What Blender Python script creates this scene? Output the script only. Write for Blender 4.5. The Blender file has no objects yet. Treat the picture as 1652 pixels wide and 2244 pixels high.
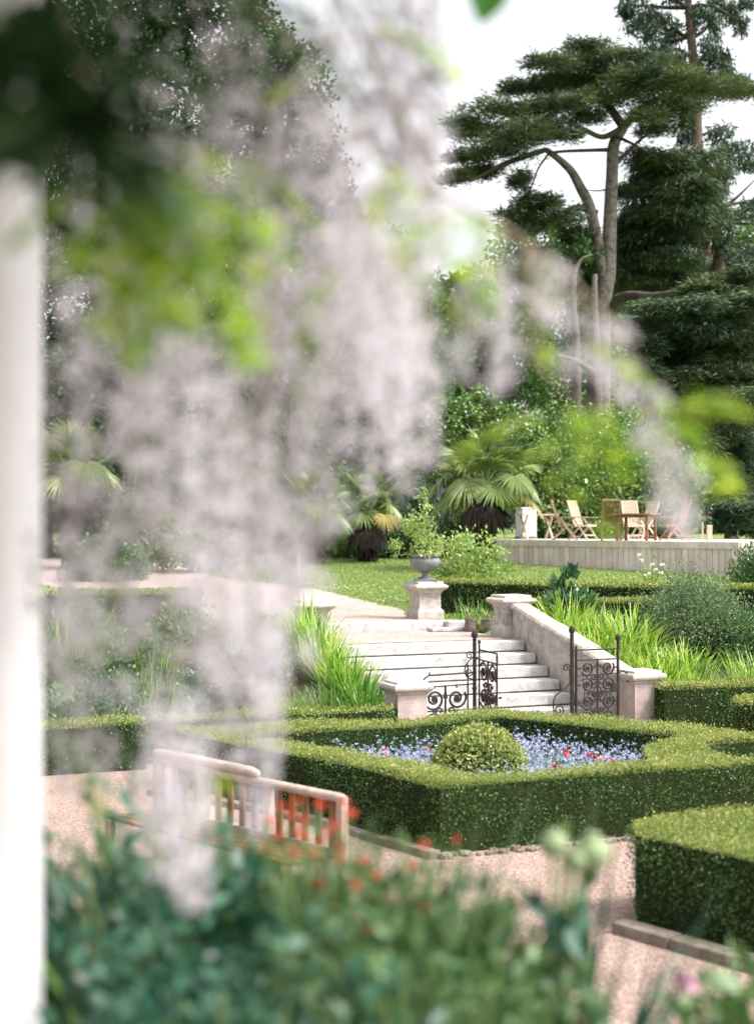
import bpy, math, random
import numpy as np
from mathutils import Vector, Matrix
from mathutils.geometry import tessellate_polygon

rng = np.random.default_rng(7)
random.seed(7)
C = bpy.context.scene.collection
R = math.radians
EYE = 2.86
FPX = 3204.0          # focal length in pixels of the 1652 x 2244 working grid

# ---------------------------------------------------------------- camera
cam = bpy.data.cameras.new("camera")
co = bpy.data.objects.new("camera", cam)
C.objects.link(co)
co.location = (0, 0, EYE)
co.rotation_euler = (R(90), 0, 0)
cam.sensor_fit = 'VERTICAL'
cam.sensor_height = 56.0
cam.sensor_width = 41.2
cam.lens = 80.0
cam.shift_y = 28.0 / 2244.0
cam.clip_start = 0.05
cam.clip_end = 2000
cam.dof.use_dof = True
cam.dof.focus_distance = 21.5
cam.dof.aperture_fstop = 2.1
bpy.context.scene.camera = co

# ---------------------------------------------------------------- light
SUN_DIR = Vector((0.78, -0.30, 1.20)).normalized()     # towards the sun
world = bpy.data.worlds.new("World")
bpy.context.scene.world = world
world.use_nodes = True
wn = world.node_tree
for n in list(wn.nodes):
    wn.nodes.remove(n)
sky = wn.nodes.new('ShaderNodeTexSky')
sky.sky_type = 'NISHITA'
sky.sun_disc = False
sky.sun_elevation = math.asin(SUN_DIR.z)
sky.sun_rotation = math.atan2(SUN_DIR.x, SUN_DIR.y)
sky.air_density = 1.0
sky.dust_density = 6.0
sky.ozone_density = 1.0
hs = wn.nodes.new('ShaderNodeHueSaturation')
hs.inputs['Saturation'].default_value = 0.16
hs.inputs['Value'].default_value = 1.7
bg = wn.nodes.new('ShaderNodeBackground')
bg.inputs['Strength'].default_value = 0.15
wo = wn.nodes.new('ShaderNodeOutputWorld')
wn.links.new(sky.outputs[0], hs.inputs['Color'])
wn.links.new(hs.outputs[0], bg.inputs[0])
wn.links.new(bg.outputs[0], wo.inputs[0])
sl = bpy.data.lights.new("sun", 'SUN')
sl.energy = 2.2
sl.angle = R(10)
sl.color = (1.0, 0.955, 0.9)
so = bpy.data.objects.new("sun", sl)
C.objects.link(so)
so.rotation_euler = SUN_DIR.to_track_quat('Z', 'Y').to_euler()
so.location = (20, -10, 30)
vs = bpy.context.scene.view_settings
vs.view_transform = 'Standard'
vs.look = 'None'
vs.exposure = 0.75
vs.gamma = 1.0
bpy.context.scene.cycles.max_bounces = 6
bpy.context.scene.cycles.transparent_max_bounces = 4
bpy.context.scene.cycles.transmission_bounces = 3
bpy.context.scene.cycles.diffuse_bounces = 3
bpy.context.scene.cycles.glossy_bounces = 2


# ---------------------------------------------------------------- helpers
def P(x, y, D):
    return np.array([(x - 826.0) * D / FPX, D, EYE - (y - 1150.0) * D / FPX])


TH = R(22.8)
U = np.array([math.cos(TH), math.sin(TH)])
V = np.array([-math.sin(TH), math.cos(TH)])
O = np.array([2.03, 19.85])


def UV(u, v, z=0.0):
    p = O + U * u + V * v
    return np.array([p[0], p[1], z])


def nrm(a):
    a = np.asarray(a, float)
    n = np.linalg.norm(a, axis=-1, keepdims=True)
    return a / np.maximum(n, 1e-9)


def rand_dirs(n):
    return nrm(rng.normal(size=(n, 3)))


MATS = {}


def mat(name, build):
    if name not in MATS:
        m = bpy.data.materials.new(name)
        m.use_nodes = True
        nt = m.node_tree
        bs = nt.nodes['Principled BSDF']
        build(nt, bs)
        MATS[name] = m
    return MATS[name]


def ramp(nt, stops):
    r = nt.nodes.new('ShaderNodeValToRGB')
    e = r.color_ramp.elements
    while len(e) < len(stops):
        e.new(0.5)
    for k, (p, c) in enumerate(stops):
        e[k].position = p
        e[k].color = (c[0], c[1], c[2], 1)
    return r


def noise(nt, scale, detail=3, rough=0.55):
    t = nt.nodes.new('ShaderNodeTexNoise')
    t.inputs['Scale'].default_value = scale
    t.inputs['Detail'].default_value = detail
    t.inputs['Roughness'].default_value = rough
    g = nt.nodes.new('ShaderNodeNewGeometry')
    nt.links.new(g.outputs['Position'], t.inputs['Vector'])
    return t


def mixc(nt, a, b, fac, mode='MIX'):
    m = nt.nodes.new('ShaderNodeMix')
    m.data_type = 'RGBA'
    m.blend_type = mode
    for s, v in ((6, a), (7, b), (0, fac)):
        if hasattr(v, 'links') or hasattr(v, 'is_linked'):
            nt.links.new(v, m.inputs[s])
        elif s == 0:
            m.inputs[0].default_value = v
        else:
            m.inputs[s].default_value = (v[0], v[1], v[2], 1)
    return m.outputs[2]


def leafmat(name, cols, transl=0.3, rough=0.5, spec=0.35, nscale=0.6, tint=None, tamt=0.5, tcol=(1.5, 1.45, 0.8)):
    """foliage: colour per leaf from the 'rnd' attribute, plus soft patches of another tint"""
    def b(nt, bs):
        at = nt.nodes.new('ShaderNodeAttribute')
        at.attribute_name = 'rnd'
        k = len(cols)
        r = ramp(nt, [(i / max(k - 1, 1), c) for i, c in enumerate(cols)])
        nt.links.new(at.outputs['Fac'], r.inputs[0])
        col = r.outputs[0]
        if tint:
            n = noise(nt, nscale, 3)
            rr = ramp(nt, [(0.42, (0, 0, 0)), (0.62, (tamt, tamt, tamt))])
            nt.links.new(n.outputs[0], rr.inputs[0])
            col = mixc(nt, col, tint, rr.outputs[0])
        nt.links.new(col, bs.inputs['Base Color'])
        bs.inputs['Roughness'].default_value = rough
        bs.inputs['Specular IOR Level'].default_value = spec
        if transl > 0:
            tr = nt.nodes.new('ShaderNodeBsdfTranslucent')
            bright = mixc(nt, col, tcol, 1.0, 'MULTIPLY')
            nt.links.new(bright, tr.inputs[0])
            mx = nt.nodes.new('ShaderNodeMixShader')
            mx.inputs[0].default_value = transl
            out = nt.nodes['Material Output']
            nt.links.new(bs.outputs[0], mx.inputs[1])
            nt.links.new(tr.outputs[0], mx.inputs[2])
            nt.links.new(mx.outputs[0], out.inputs[0])
    return mat(name, b)


def solidmat(name, c1, c2=None, scale=6.0, rough=0.8, spec=0.3, bump=0.0, bscale=40, metallic=0.0,
             c3=None, s3=2.0, t3=(0.5, 0.62), a3=1.0):
    def b(nt, bs):
        col = None
        if c2:
            n = noise(nt, scale, 5, 0.65)
            r = ramp(nt, [(0.35, c1), (0.65, c2)])
            nt.links.new(n.outputs[0], r.inputs[0])
            col = r.outputs[0]
            if c3:
                n3 = noise(nt, s3, 6, 0.7)
                r3 = ramp(nt, [(t3[0], (0, 0, 0)), (t3[1], (a3, a3, a3))])
                nt.links.new(n3.outputs[0], r3.inputs[0])
                col = mixc(nt, col, c3, r3.outputs[0])
            nt.links.new(col, bs.inputs['Base Color'])
        else:
            bs.inputs['Base Color'].default_value = (*c1, 1)
        bs.inputs['Roughness'].default_value = rough
        bs.inputs['Specular IOR Level'].default_value = spec
        bs.inputs['Metallic'].default_value = metallic
        if bump:
            nb = noise(nt, bscale, 4, 0.7)
            bp = nt.nodes.new('ShaderNodeBump')
            bp.inputs['Strength'].default_value = bump
            bp.inputs['Distance'].default_value = 0.02
            nt.links.new(nb.outputs[0], bp.inputs['Height'])
            nt.links.new(bp.outputs[0], bs.inputs['Normal'])
    return mat(name, b)


class Buf:
    def __init__(s):
        s.v = []; s.f3 = []; s.f4 = []; s.r3 = []; s.r4 = []; s.n = 0

    def add(s, v, f, rnd=None):
        v = np.asarray(v, float).reshape(-1, 3)
        f = np.asarray(f, int)
        if len(f) == 0:
            return
        if rnd is None:
            rnd = np.full(len(f), 0.5)
        rnd = np.broadcast_to(np.asarray(rnd, float), (len(f),))
        (s.f3 if f.shape[1] == 3 else s.f4).append(f + s.n)
        (s.r3 if f.shape[1] == 3 else s.r4).append(rnd)
        s.v.append(v); s.n += len(v)

    def box(s, c, size, M=None, rnd=0.5):
        c = np.asarray(c, float); h = np.asarray(size, float) / 2
        sg = np.array([[-1, -1, -1], [1, -1, -1], [1, 1, -1], [-1, 1, -1], [-1, -1, 1], [1, -1, 1], [1, 1, 1], [-1, 1, 1]])
        v = sg * h
        if M is not None:
            v = v @ np.asarray(M, float).T
        f = [[0, 3, 2, 1], [4, 5, 6, 7], [0, 1, 5, 4], [1, 2, 6, 5], [2, 3, 7, 6], [3, 0, 4, 7]]
        s.add(v + c, f, rnd)

    def bar(s, a, b, w, t, up=(0, 0, 1), rnd=0.5):
        a = np.asarray(a, float); b = np.asarray(b, float)
        d = b - a; L = np.linalg.norm(d); d = d / L
        x = np.cross(d, up)
        if np.linalg.norm(x) < 1e-4:
            x = np.cross(d, (0, 1, 0))
        x = nrm(x); y = np.cross(x, d)
        M = np.stack([x, d, y], axis=1)
        s.box((a + b) / 2, (w, L, t), M, rnd)

    def tube(s, pts, rad, k=8, rnd=0.5, cap=True):
        pts = np.asarray(pts, float); n = len(pts)
        rad = np.broadcast_to(np.asarray(rad, float), (n,))
        t = np.gradient(pts, axis=0); t = nrm(t)
        ref = np.array([0, 0, 1.0]) if abs(t[0][2]) < 0.9 else np.array([1.0, 0, 0])
        x = nrm(np.cross(t[0], ref)); vs_ = []
        a = np.arange(k) * 2 * math.pi / k
        for i in range(n):
            x = x - t[i] * np.dot(x, t[i]); x = nrm(x)
            y = np.cross(t[i], x)
            vs_.append(pts[i] + rad[i] * (np.cos(a)[:, None] * x + np.sin(a)[:, None] * y))
        v = np.concatenate(vs_)
        i = np.arange(n - 1)[:, None] * k; j = np.arange(k)[None, :]; j2 = (j + 1) % k
        f = np.stack([i + j, i + j2, i + k + j2, i + k + j], axis=-1).reshape(-1, 4)
        s.add(v, f, rnd)
        if cap:
            for base, p in ((0, pts[0]), ((n - 1) * k, pts[-1])):
                vv = np.concatenate([v[base:base + k], [p]])
                ff = [[q, (q + 1) % k, k] for q in range(k)] if base else [[(q + 1) % k, q, k] for q in range(k)]
                s.add(vv, ff, rnd)

    def lathe(s, prof, k=24, c=(0, 0, 0), rnd=0.5):
        c = np.asarray(c, float)
        a = np.arange(k) * 2 * math.pi / k
        v = np.concatenate([np.stack([r * np.cos(a), r * np.sin(a), np.full(k, z)], 1) for r, z in prof]) + c
        n = len(prof)
        i = np.arange(n - 1)[:, None] * k; j = np.arange(k)[None, :]; j2 = (j + 1) % k
        s.add(v, np.stack([i + j, i + j2, i + k + j2, i + k + j], -1).reshape(-1, 4), rnd)

    def sqlathe(s, prof, rnd=0.5):
        """square-plan moulding: (half width, z)"""
        sg = np.array([[-1, -1], [1, -1], [1, 1], [-1, 1]])
        v = np.concatenate([np.concatenate([sg * r, np.full((4, 1), z)], 1) for r, z in prof])
        n = len(prof)
        i = np.arange(n - 1)[:, None] * 4; j = np.arange(4)[None, :]; j2 = (j + 1) % 4
        s.add(v, np.stack([i + j, i + j2, i + 4 + j2, i + 4 + j], -1).reshape(-1, 4), rnd)
        s.add(v[:4], [[3, 2, 1, 0]], rnd); s.add(v[-4:], [[0, 1, 2, 3]], rnd)

    def leaves(s, pos, d, nv, L, W, rnd=None, mid=0.45):
        """one diamond per leaf"""
        pos = np.asarray(pos, float); n = len(pos)
        d = nrm(d); b = nrm(np.cross(d, nv))
        L = np.broadcast_to(np.asarray(L, float), (n,))[:, None]
        W = np.broadcast_to(np.asarray(W, float), (n,))[:, None]
        v = np.stack([pos, pos + d * L * mid + b * W / 2, pos + d * L, pos + d * L * mid - b * W / 2], 1).reshape(-1, 3)
        f = np.arange(n * 4).reshape(n, 4)
        s.add(v, f, rng.random(n) if rnd is None else rnd)

    def blades(s, pos, az, L, W, lean, droop, seg=4, rnd=None, fold=0.0):
        """bent strap leaves: rise at angle, arch over by droop"""
        pos = np.asarray(pos, float); n = len(pos)
        az = np.broadcast_to(az, (n,)); L = np.broadcast_to(L, (n,)); W = np.broadcast_to(W, (n,))
        lean = np.broadcast_to(lean, (n,)); droop = np.broadcast_to(droop, (n,))
        h = np.stack([np.cos(az), np.sin(az), 0 * az], 1)
        side = np.stack([-np.sin(az), np.cos(az), 0 * az], 1)
        tw = rng.uniform(-0.9, 0.9, n)[:, None]
        p = pos.copy(); rows = []
        for i in range(seg + 1):
            t = i / seg
            w = (W * (1 - t ** 2.2) * (0.55 + 0.45 * min(1, t * 3)) / 2)[:, None]
            ang = lean + droop * t
            dirn = h * np.sin(ang)[:, None] + np.array([0, 0, 1.0]) * np.cos(ang)[:, None]
            sd = nrm(side + tw * h * 0.6)
            rows.append(np.stack([p + sd * w, p - sd * w], 1))
            p = p + dirn * (L / seg)[:, None]
        v = np.stack(rows, 1).reshape(-1, 3)           # n, seg+1, 2
        base = np.arange(n)[:, None] * (seg + 1) * 2
        k = np.arange(seg)[None, :] * 2
        b0 = base + k
        f = np.stack([b0, b0 + 1, b0 + 3, b0 + 2], -1).reshape(-1, 4)
        r = rng.random(n) if rnd is None else np.broadcast_to(rnd, (n,))
        s.add(v, f, np.repeat(r, seg))

    def data(s, name, m, off=(0, 0, 0), smooth=False):
        v = np.concatenate(s.v) - np.asarray(off, float)
        f3 = np.concatenate(s.f3) if s.f3 else np.zeros((0, 3), int)
        f4 = np.concatenate(s.f4) if s.f4 else np.zeros((0, 4), int)
        rn = np.concatenate((s.r3 if s.r3 else []) + (s.r4 if s.r4 else []))
        me = bpy.data.meshes.new(name)
        me.vertices.add(len(v)); me.vertices.foreach_set('co', v.astype(np.float32).ravel())
        loops = np.concatenate([f3.ravel(), f4.ravel()])
        me.loops.add(len(loops)); me.loops.foreach_set('vertex_index', loops.astype(np.int32))
        nf = len(f3) + len(f4)
        starts = np.concatenate([np.arange(len(f3)) * 3, len(f3) * 3 + np.arange(len(f4)) * 4])
        me.polygons.add(nf); me.polygons.foreach_set('loop_start', starts.astype(np.int32))
        me.update(calc_edges=True)
        me.polygons.foreach_set('use_smooth', np.full(nf, bool(smooth)))
        a = me.attributes.new('rnd', 'FLOAT', 'FACE')
        a.data.foreach_set('value', rn.astype(np.float32))
        me.materials.append(m)
        return me


ORG = {}


def link(name, me, parent=None):
    o = bpy.data.objects.new(name, me)
    C.objects.link(o)
    if parent is not None:
        o.parent = parent
    return o


def thing(name, label, cat, loc=(0, 0, 0), rz=0.0, group=None):
    o = bpy.data.objects.new(name, None)
    o.empty_display_size = 0.2
    C.objects.link(o)
    o.location = tuple(float(q) for q in loc); o.rotation_euler = (0, 0, rz)
    o['label'] = label; o['category'] = cat
    if group:
        o['group'] = group
    ORG[o] = np.asarray(loc, float)
    return o


def part(name, buf, m, parent, smooth=False, local=False, sub=None, label=None):
    """mesh child; world-built buffers are moved into the thing's own frame"""
    root = parent
    while root.parent is not None:
        root = root.parent
    off = (0, 0, 0) if local else ORG[root]
    o = link(name, buf.data(name, m, off, smooth), parent)
    if label:
        o['label'] = label
    return o


def solo(name, buf, m, label, cat, loc, group=None, smooth=False, rz=0.0, local=False):
    o = link(name, buf.data(name, m, (0, 0, 0) if local else loc, smooth))
    o.location = tuple(float(q) for q in loc); o.rotation_euler = (0, 0, rz)
    o['label'] = label; o['category'] = cat
    if group:
        o['group'] = group
    return o


def struct(name, buf, m, kind='structure', label=None, cat=None, smooth=False):
    o = link(name, buf.data(name, m, (0, 0, 0), smooth))
    o['kind'] = kind
    if label:
        o['label'] = label; o['category'] = cat
    return o


def dup(root, loc, rz=None, label=None, group=None):
    r = root.copy(); C.objects.link(r); r.location = tuple(float(q) for q in loc)
    if rz is not None:
        r.rotation_euler = (0, 0, rz)
    if label:
        r['label'] = label
    if group:
        r['group'] = group
    for ch in list(root.children):
        c = ch.copy(); C.objects.link(c); c.parent = r
        for g in list(ch.children):
            d = g.copy(); C.objects.link(d); d.parent = c
    return r


def inpoly(px, py, poly):
    poly = np.asarray(poly, float)
    ins = np.zeros(len(px), bool)
    n = len(poly)
    for i in range(n):
        x1, y1 = poly[i]; x2, y2 = poly[(i + 1) % n]
        c = ((y1 > py) != (y2 > py))
        xi = (x2 - x1) * (py - y1) / ((y2 - y1) if abs(y2 - y1) > 1e-9 else 1e-9) + x1
        ins ^= c & (px < xi)
    return ins


def sample_poly(poly, n, hole=None):
    poly = np.asarray(poly, float)
    lo = poly.min(0); hi = poly.max(0); out = []
    got = 0
    while got < n:
        q = rng.uniform(lo, hi, (max(n * 2, 100), 2))
        k = inpoly(q[:, 0], q[:, 1], poly)
        if hole is not None:
            k &= ~inpoly(q[:, 0], q[:, 1], hole)
        q = q[k]; out.append(q); got += len(q)
    return np.concatenate(out)[:n]


def smoothstep(a, b, x):
    t = np.clip((x - a) / (b - a), 0, 1)
    return t * t * (3 - 2 * t)


def ground_z(x, y):
    """height of the garden ground in plan"""
    x = np.asarray(x, float); y = np.asarray(y, float)
    u = (x - O[0]) * U[0] + (y - O[1]) * U[1]
    v = (x - O[0]) * V[0] + (y - O[1]) * V[1]
    z = -0.03 + 1.215 * smoothstep(0.5, 3.9, v)
    stair = smoothstep(2.1, 1.65, np.abs(u)) * smoothstep(-0.5, 0, v) * (1 - smoothstep(5.3, 5.75, v))
    z = z * (1 - stair) + stair * np.minimum(z, np.clip((v - 1.5) * 0.3, -0.15, 0.85))
    z = z + np.where(y > 27, (np.minimum(y, 48) - 27) * 0.034, 0) * smoothstep(5, 7, v)
    z = z + np.where(y > 48, (y - 48) * 0.004, 0)
    return z


# ---------------------------------------------------------------- materials
M_grass = solidmat('lawn_grass', (0.12, 0.17, 0.045), (0.18, 0.24, 0.075), 1.3, 0.9, 0.1, 0.9, 60,
                   c3=(0.27, 0.29, 0.11), s3=0.6, t3=(0.5, 0.7), a3=0.7)
M_soil = solidmat('garden_soil', (0.06, 0.045, 0.03), (0.11, 0.085, 0.06), 5, 0.95, 0.1, 0.8, 30)
M_kerb = solidmat('kerb_stone', (0.14, 0.11, 0.09), (0.26, 0.22, 0.185), 7, 0.9, 0.15, 0.6, 40,
                  c3=(0.1, 0.11, 0.06), s3=5, t3=(0.5, 0.65), a3=0.8)


def gravelmat(name, a, b, c):
    def bld(nt, bs):
        g = nt.nodes.new('ShaderNodeNewGeometry')
        vo = nt.nodes.new('ShaderNodeTexVoronoi')
        vo.inputs['Scale'].default_value = 55
        nt.links.new(g.outputs['Position'], vo.inputs['Vector'])
        sep = nt.nodes.new('ShaderNodeSeparateColor')
        nt.links.new(vo.outputs['Color'], sep.inputs[0])
        r = ramp(nt, [(0.0, a), (0.55, b), (1.0, c)])
        nt.links.new(sep.outputs[0], r.inputs[0])
        n = noise(nt, 0.9, 5, 0.65)
        r2 = ramp(nt, [(0.3, (0.82, 0.78, 0.76)), (0.7, (1.08, 1.05, 1.02))])
        nt.links.new(n.outputs[0], r2.inputs[0])
        col = mixc(nt, r.outputs[0], r2.outputs[0], 1.0, 'MULTIPLY')
        nt.links.new(col, bs.inputs['Base Color'])
        bs.inputs['Roughness'].default_value = 0.95
        bs.inputs['Specular IOR Level'].default_value = 0.15
        bp = nt.nodes.new('ShaderNodeBump')
        bp.inputs['Strength'].default_value = 0.9
        bp.inputs['Distance'].default_value = 0.012
        nt.links.new(vo.outputs['Distance'], bp.inputs['Height'])
        nt.links.new(bp.outputs[0], bs.inputs['Normal'])
    return mat(name, bld)


M_gravel = gravelmat('pink_gravel', (0.20, 0.142, 0.12), (0.295, 0.22, 0.19), (0.41, 0.325, 0.285))
M_stone = solidmat('pale_limestone', (0.34, 0.30, 0.275), (0.47, 0.43, 0.40), 7, 0.85, 0.2, 0.5, 45,
                   c3=(0.19, 0.165, 0.13), s3=4.0, t3=(0.48, 0.66), a3=0.8)
M_step = solidmat('step_stone', (0.40, 0.38, 0.37), (0.50, 0.48, 0.47), 5, 0.8, 0.2, 0.4, 40,
                  c3=(0.20, 0.18, 0.15), s3=6.0, t3=(0.50, 0.70), a3=0.75)
M_pier = solidmat('pink_lime_render', (0.36, 0.285, 0.265), (0.50, 0.41, 0.385), 5, 0.9, 0.15, 0.5, 40,
                  c3=(0.36, 0.31, 0.27), s3=4.0, t3=(0.5, 0.66), a3=0.8)
M_cap = solidmat('lichened_cap_stone', (0.36, 0.32, 0.29), (0.50, 0.46, 0.42), 8, 0.9, 0.15, 0.6, 40,
                 c3=(0.42, 0.27, 0.08), s3=5.0, t3=(0.56, 0.70), a3=0.75)
M_cope = solidmat('mossy_coping_stone', (0.3, 0.26, 0.23), (0.5, 0.45, 0.41), 9, 0.9, 0.15, 0.8, 40,
                  c3=(0.17, 0.15, 0.12), s3=6.0, t3=(0.5, 0.66), a3=0.8)
M_iron = solidmat('rusty_black_iron', (0.012, 0.011, 0.012), (0.03, 0.022, 0.02), 14, 0.6, 0.4, 0.3, 60,
                  c3=(0.07, 0.035, 0.022), s3=5.0, t3=(0.52, 0.7), a3=0.7)
M_iron2 = solidmat('bright_rust_iron', (0.03, 0.02, 0.018), (0.06, 0.035, 0.028), 14, 0.7, 0.3, 0.3, 60,
                   c3=(0.015, 0.014, 0.014), s3=16.0, t3=(0.5, 0.6), a3=0.9)
M_lead = solidmat('grey_lead', (0.13, 0.14, 0.14), (0.2, 0.21, 0.2), 6, 0.6, 0.4, 0.2, 40)
M_deck = solidmat('silvered_deck_board', (0.50, 0.43, 0.41), (0.66, 0.59, 0.56), 3, 0.85, 0.2, 0.3, 50,
                  c3=(0.3, 0.23, 0.19), s3=2.2, t3=(0.55, 0.8), a3=0.6)
M_teak = solidmat('weathered_teak', (0.25, 0.17, 0.11), (0.38, 0.28, 0.19), 6, 0.75, 0.25, 0.2, 50)
M_teakd = solidmat('brown_teak', (0.16, 0.075, 0.04), (0.26, 0.13, 0.07), 6, 0.7, 0.25, 0.2, 50)
M_teakr = solidmat('reddish_teak', (0.36, 0.17, 0.11), (0.48, 0.26, 0.18), 6, 0.7, 0.25, 0.2, 50)
M_teakp = solidmat('pale_teak', (0.42, 0.33, 0.24), (0.54, 0.45, 0.35), 6, 0.75, 0.25, 0.2, 50)
M_bench = solidmat('silver_oak', (0.30, 0.22, 0.18), (0.46, 0.37, 0.32), 9, 0.75, 0.3, 0.2, 50)
M_benchs = solidmat('brown_oak_slat', (0.13, 0.06, 0.025), (0.21, 0.10, 0.045), 5, 0.75, 0.3, 0.2, 50)
M_white = solidmat('white_paint', (0.60, 0.58, 0.60), (0.68, 0.66, 0.68), 3, 0.45, 0.4, 0.05, 20)
M_whitecloth = solidmat('white_canvas', (0.75, 0.75, 0.75), (0.85, 0.85, 0.85), 3, 0.8)
M_bark = solidmat('grey_cedar_bark', (0.11, 0.095, 0.088), (0.21, 0.185, 0.17), 5, 0.95, 0.1, 1.0, 9,
                  c3=(0.07, 0.055, 0.045), s3=4, t3=(0.5, 0.62), a3=0.8)
M_barkd = solidmat('dark_cedar_bark', (0.05, 0.042, 0.036), (0.1, 0.083, 0.07), 3, 0.95, 0.1, 1.0, 12)
M_barkr = solidmat('red_brown_bark', (0.10, 0.07, 0.06), (0.19, 0.14, 0.12), 4, 0.95, 0.1, 1.0, 12)
M_stem = solidmat('green_stem', (0.10, 0.16, 0.05), (0.17, 0.22, 0.08), 9, 0.7)
M_vine = solidmat('vine_wood', (0.2, 0.17, 0.12), (0.3, 0.25, 0.18), 9, 0.9)
M_log = solidmat('old_log', (0.14, 0.105, 0.09), (0.24, 0.2, 0.18), 12, 0.9, 0.1, 0.6, 40)
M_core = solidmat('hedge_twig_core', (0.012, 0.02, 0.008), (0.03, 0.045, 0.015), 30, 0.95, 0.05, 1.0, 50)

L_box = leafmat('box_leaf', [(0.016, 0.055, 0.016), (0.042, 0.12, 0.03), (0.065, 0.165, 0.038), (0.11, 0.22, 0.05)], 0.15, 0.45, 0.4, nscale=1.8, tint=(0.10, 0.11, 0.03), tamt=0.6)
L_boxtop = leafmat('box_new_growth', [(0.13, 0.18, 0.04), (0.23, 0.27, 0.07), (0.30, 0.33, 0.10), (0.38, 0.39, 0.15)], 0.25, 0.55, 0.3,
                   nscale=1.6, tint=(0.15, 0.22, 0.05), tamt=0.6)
L_ball = leafmat('variegated_box_leaf', [(0.05, 0.12, 0.02), (0.16, 0.24, 0.05), (0.32, 0.35, 0.09), (0.55, 0.55, 0.28)], 0.2, 0.45, 0.4)
L_cedar = leafmat('cedar_needles', [(0.012, 0.033, 0.024), (0.035, 0.066, 0.045), (0.08, 0.12, 0.07), (0.19, 0.22, 0.12)], 0.1, 0.6, 0.25,
                  nscale=0.5, tint=(0.20, 0.225, 0.12), tamt=0.6)
L_cedard = leafmat('dark_cedar_needles', [(0.018, 0.045, 0.032), (0.04, 0.08, 0.05), (0.08, 0.125, 0.07), (0.16, 0.20, 0.11)], 0.1, 0.6, 0.25,
                   nscale=0.3, tint=(0.12, 0.15, 0.06), tamt=0.55)
L_redw = leafmat('redwood_needles', [(0.02, 0.045, 0.03), (0.045, 0.08, 0.05), (0.085, 0.125, 0.075)], 0.12, 0.6, 0.25)
L_mid = leafmat('mid_green_leaf', [(0.02, 0.06, 0.02), (0.06, 0.13, 0.035), (0.12, 0.22, 0.06)], 0.25, 0.5, 0.35,
                nscale=0.4, tint=(0.14, 0.2, 0.06), tamt=0.5)
L_dark = leafmat('dark_green_leaf', [(0.008, 0.025, 0.01), (0.025, 0.06, 0.02), (0.05, 0.10, 0.035)], 0.2, 0.5, 0.35)
L_laurel = leafmat('glossy_ivy_leaf', [(0.012, 0.045, 0.015), (0.04, 0.11, 0.03), (0.10, 0.21, 0.05), (0.2, 0.3, 0.09)], 0.15, 0.35, 0.5,
                   nscale=0.7, tint=(0.2, 0.27, 0.07), tamt=0.6)
L_lime = leafmat('lime_leaf', [(0.10, 0.20, 0.05), (0.24, 0.34, 0.10), (0.42, 0.48, 0.22)], 0.3, 0.5, 0.35)
L_croc = leafmat('strap_leaf', [(0.02, 0.09, 0.008), (0.09, 0.24, 0.02), (0.24, 0.42, 0.04), (0.42, 0.54, 0.12), (0.55, 0.62, 0.28)], 0.3, 0.42, 0.4)
L_croc2 = leafmat('deep_strap_leaf', [(0.03, 0.10, 0.015), (0.08, 0.20, 0.03), (0.2, 0.34, 0.08)], 0.3, 0.38, 0.45)
L_ornam = leafmat('soft_grass_blade', [(0.12, 0.2, 0.06), (0.22, 0.3, 0.11), (0.33, 0.38, 0.18)], 0.3, 0.5, 0.3)
L_blue = leafmat('blue_green_leaf', [(0.005, 0.028, 0.018), (0.014, 0.065, 0.04), (0.035, 0.125, 0.08), (0.13, 0.27, 0.19)], 0.2, 0.4, 0.5, nscale=2.5, tint=(0.03, 0.08, 0.03), tamt=0.5)
L_fern = leafmat('ferny_leaf', [(0.015, 0.05, 0.02), (0.04, 0.11, 0.04), (0.10, 0.19, 0.075), (0.24, 0.34, 0.18)], 0.3, 0.5, 0.35, nscale=2.2, tint=(0.10, 0.15, 0.06), tamt=0.5)
L_grey = leafmat('sage_grey_leaf', [(0.07, 0.12, 0.06), (0.13, 0.2, 0.1), (0.22, 0.29, 0.17)], 0.2, 0.6, 0.3)
L_palm = leafmat('palm_blade', [(0.06, 0.12, 0.03), (0.15, 0.21, 0.06), (0.27, 0.31, 0.12)], 0.25, 0.4, 0.5)
L_palmy = leafmat('yellowed_palm_blade', [(0.12, 0.14, 0.05), (0.27, 0.24, 0.08), (0.42, 0.30, 0.10)], 0.25, 0.5, 0.4)
L_palmb = leafmat('dead_palm_thatch', [(0.02, 0.017, 0.015), (0.05, 0.04, 0.035), (0.12, 0.1, 0.08)], 0.05, 0.8, 0.2)
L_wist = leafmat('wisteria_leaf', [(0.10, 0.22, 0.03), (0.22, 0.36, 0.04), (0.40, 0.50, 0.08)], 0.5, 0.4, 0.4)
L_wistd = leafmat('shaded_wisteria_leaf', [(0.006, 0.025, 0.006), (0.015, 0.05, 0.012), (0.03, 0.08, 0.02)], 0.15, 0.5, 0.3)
L_lilac = leafmat('lilac_petal', [(0.26, 0.28, 0.16), (0.69, 0.655, 0.73), (0.765, 0.735, 0.80), (0.82, 0.795, 0.85), (0.87, 0.86, 0.89)], 0.5, 0.6, 0.2, tcol=(1.06, 1.0, 1.03))
L_fmn = leafmat('forget_me_not_petal', [(0.31, 0.35, 0.58), (0.45, 0.50, 0.73), (0.63, 0.67, 0.85)], 0.2, 0.6, 0.2, tcol=(1.1, 1.0, 1.0))
L_red = leafmat('red_petal', [(0.5, 0.03, 0.02), (0.75, 0.08, 0.04), (0.8, 0.2, 0.06)], 0.25, 0.5, 0.3, tcol=(1.1, 1.0, 1.0))
L_coral = leafmat('coral_petal', [(0.6, 0.05, 0.05), (0.75, 0.10, 0.08), (0.8, 0.2, 0.14)], 0.3, 0.5, 0.3, tcol=(1.1, 1.0, 1.0))
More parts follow.
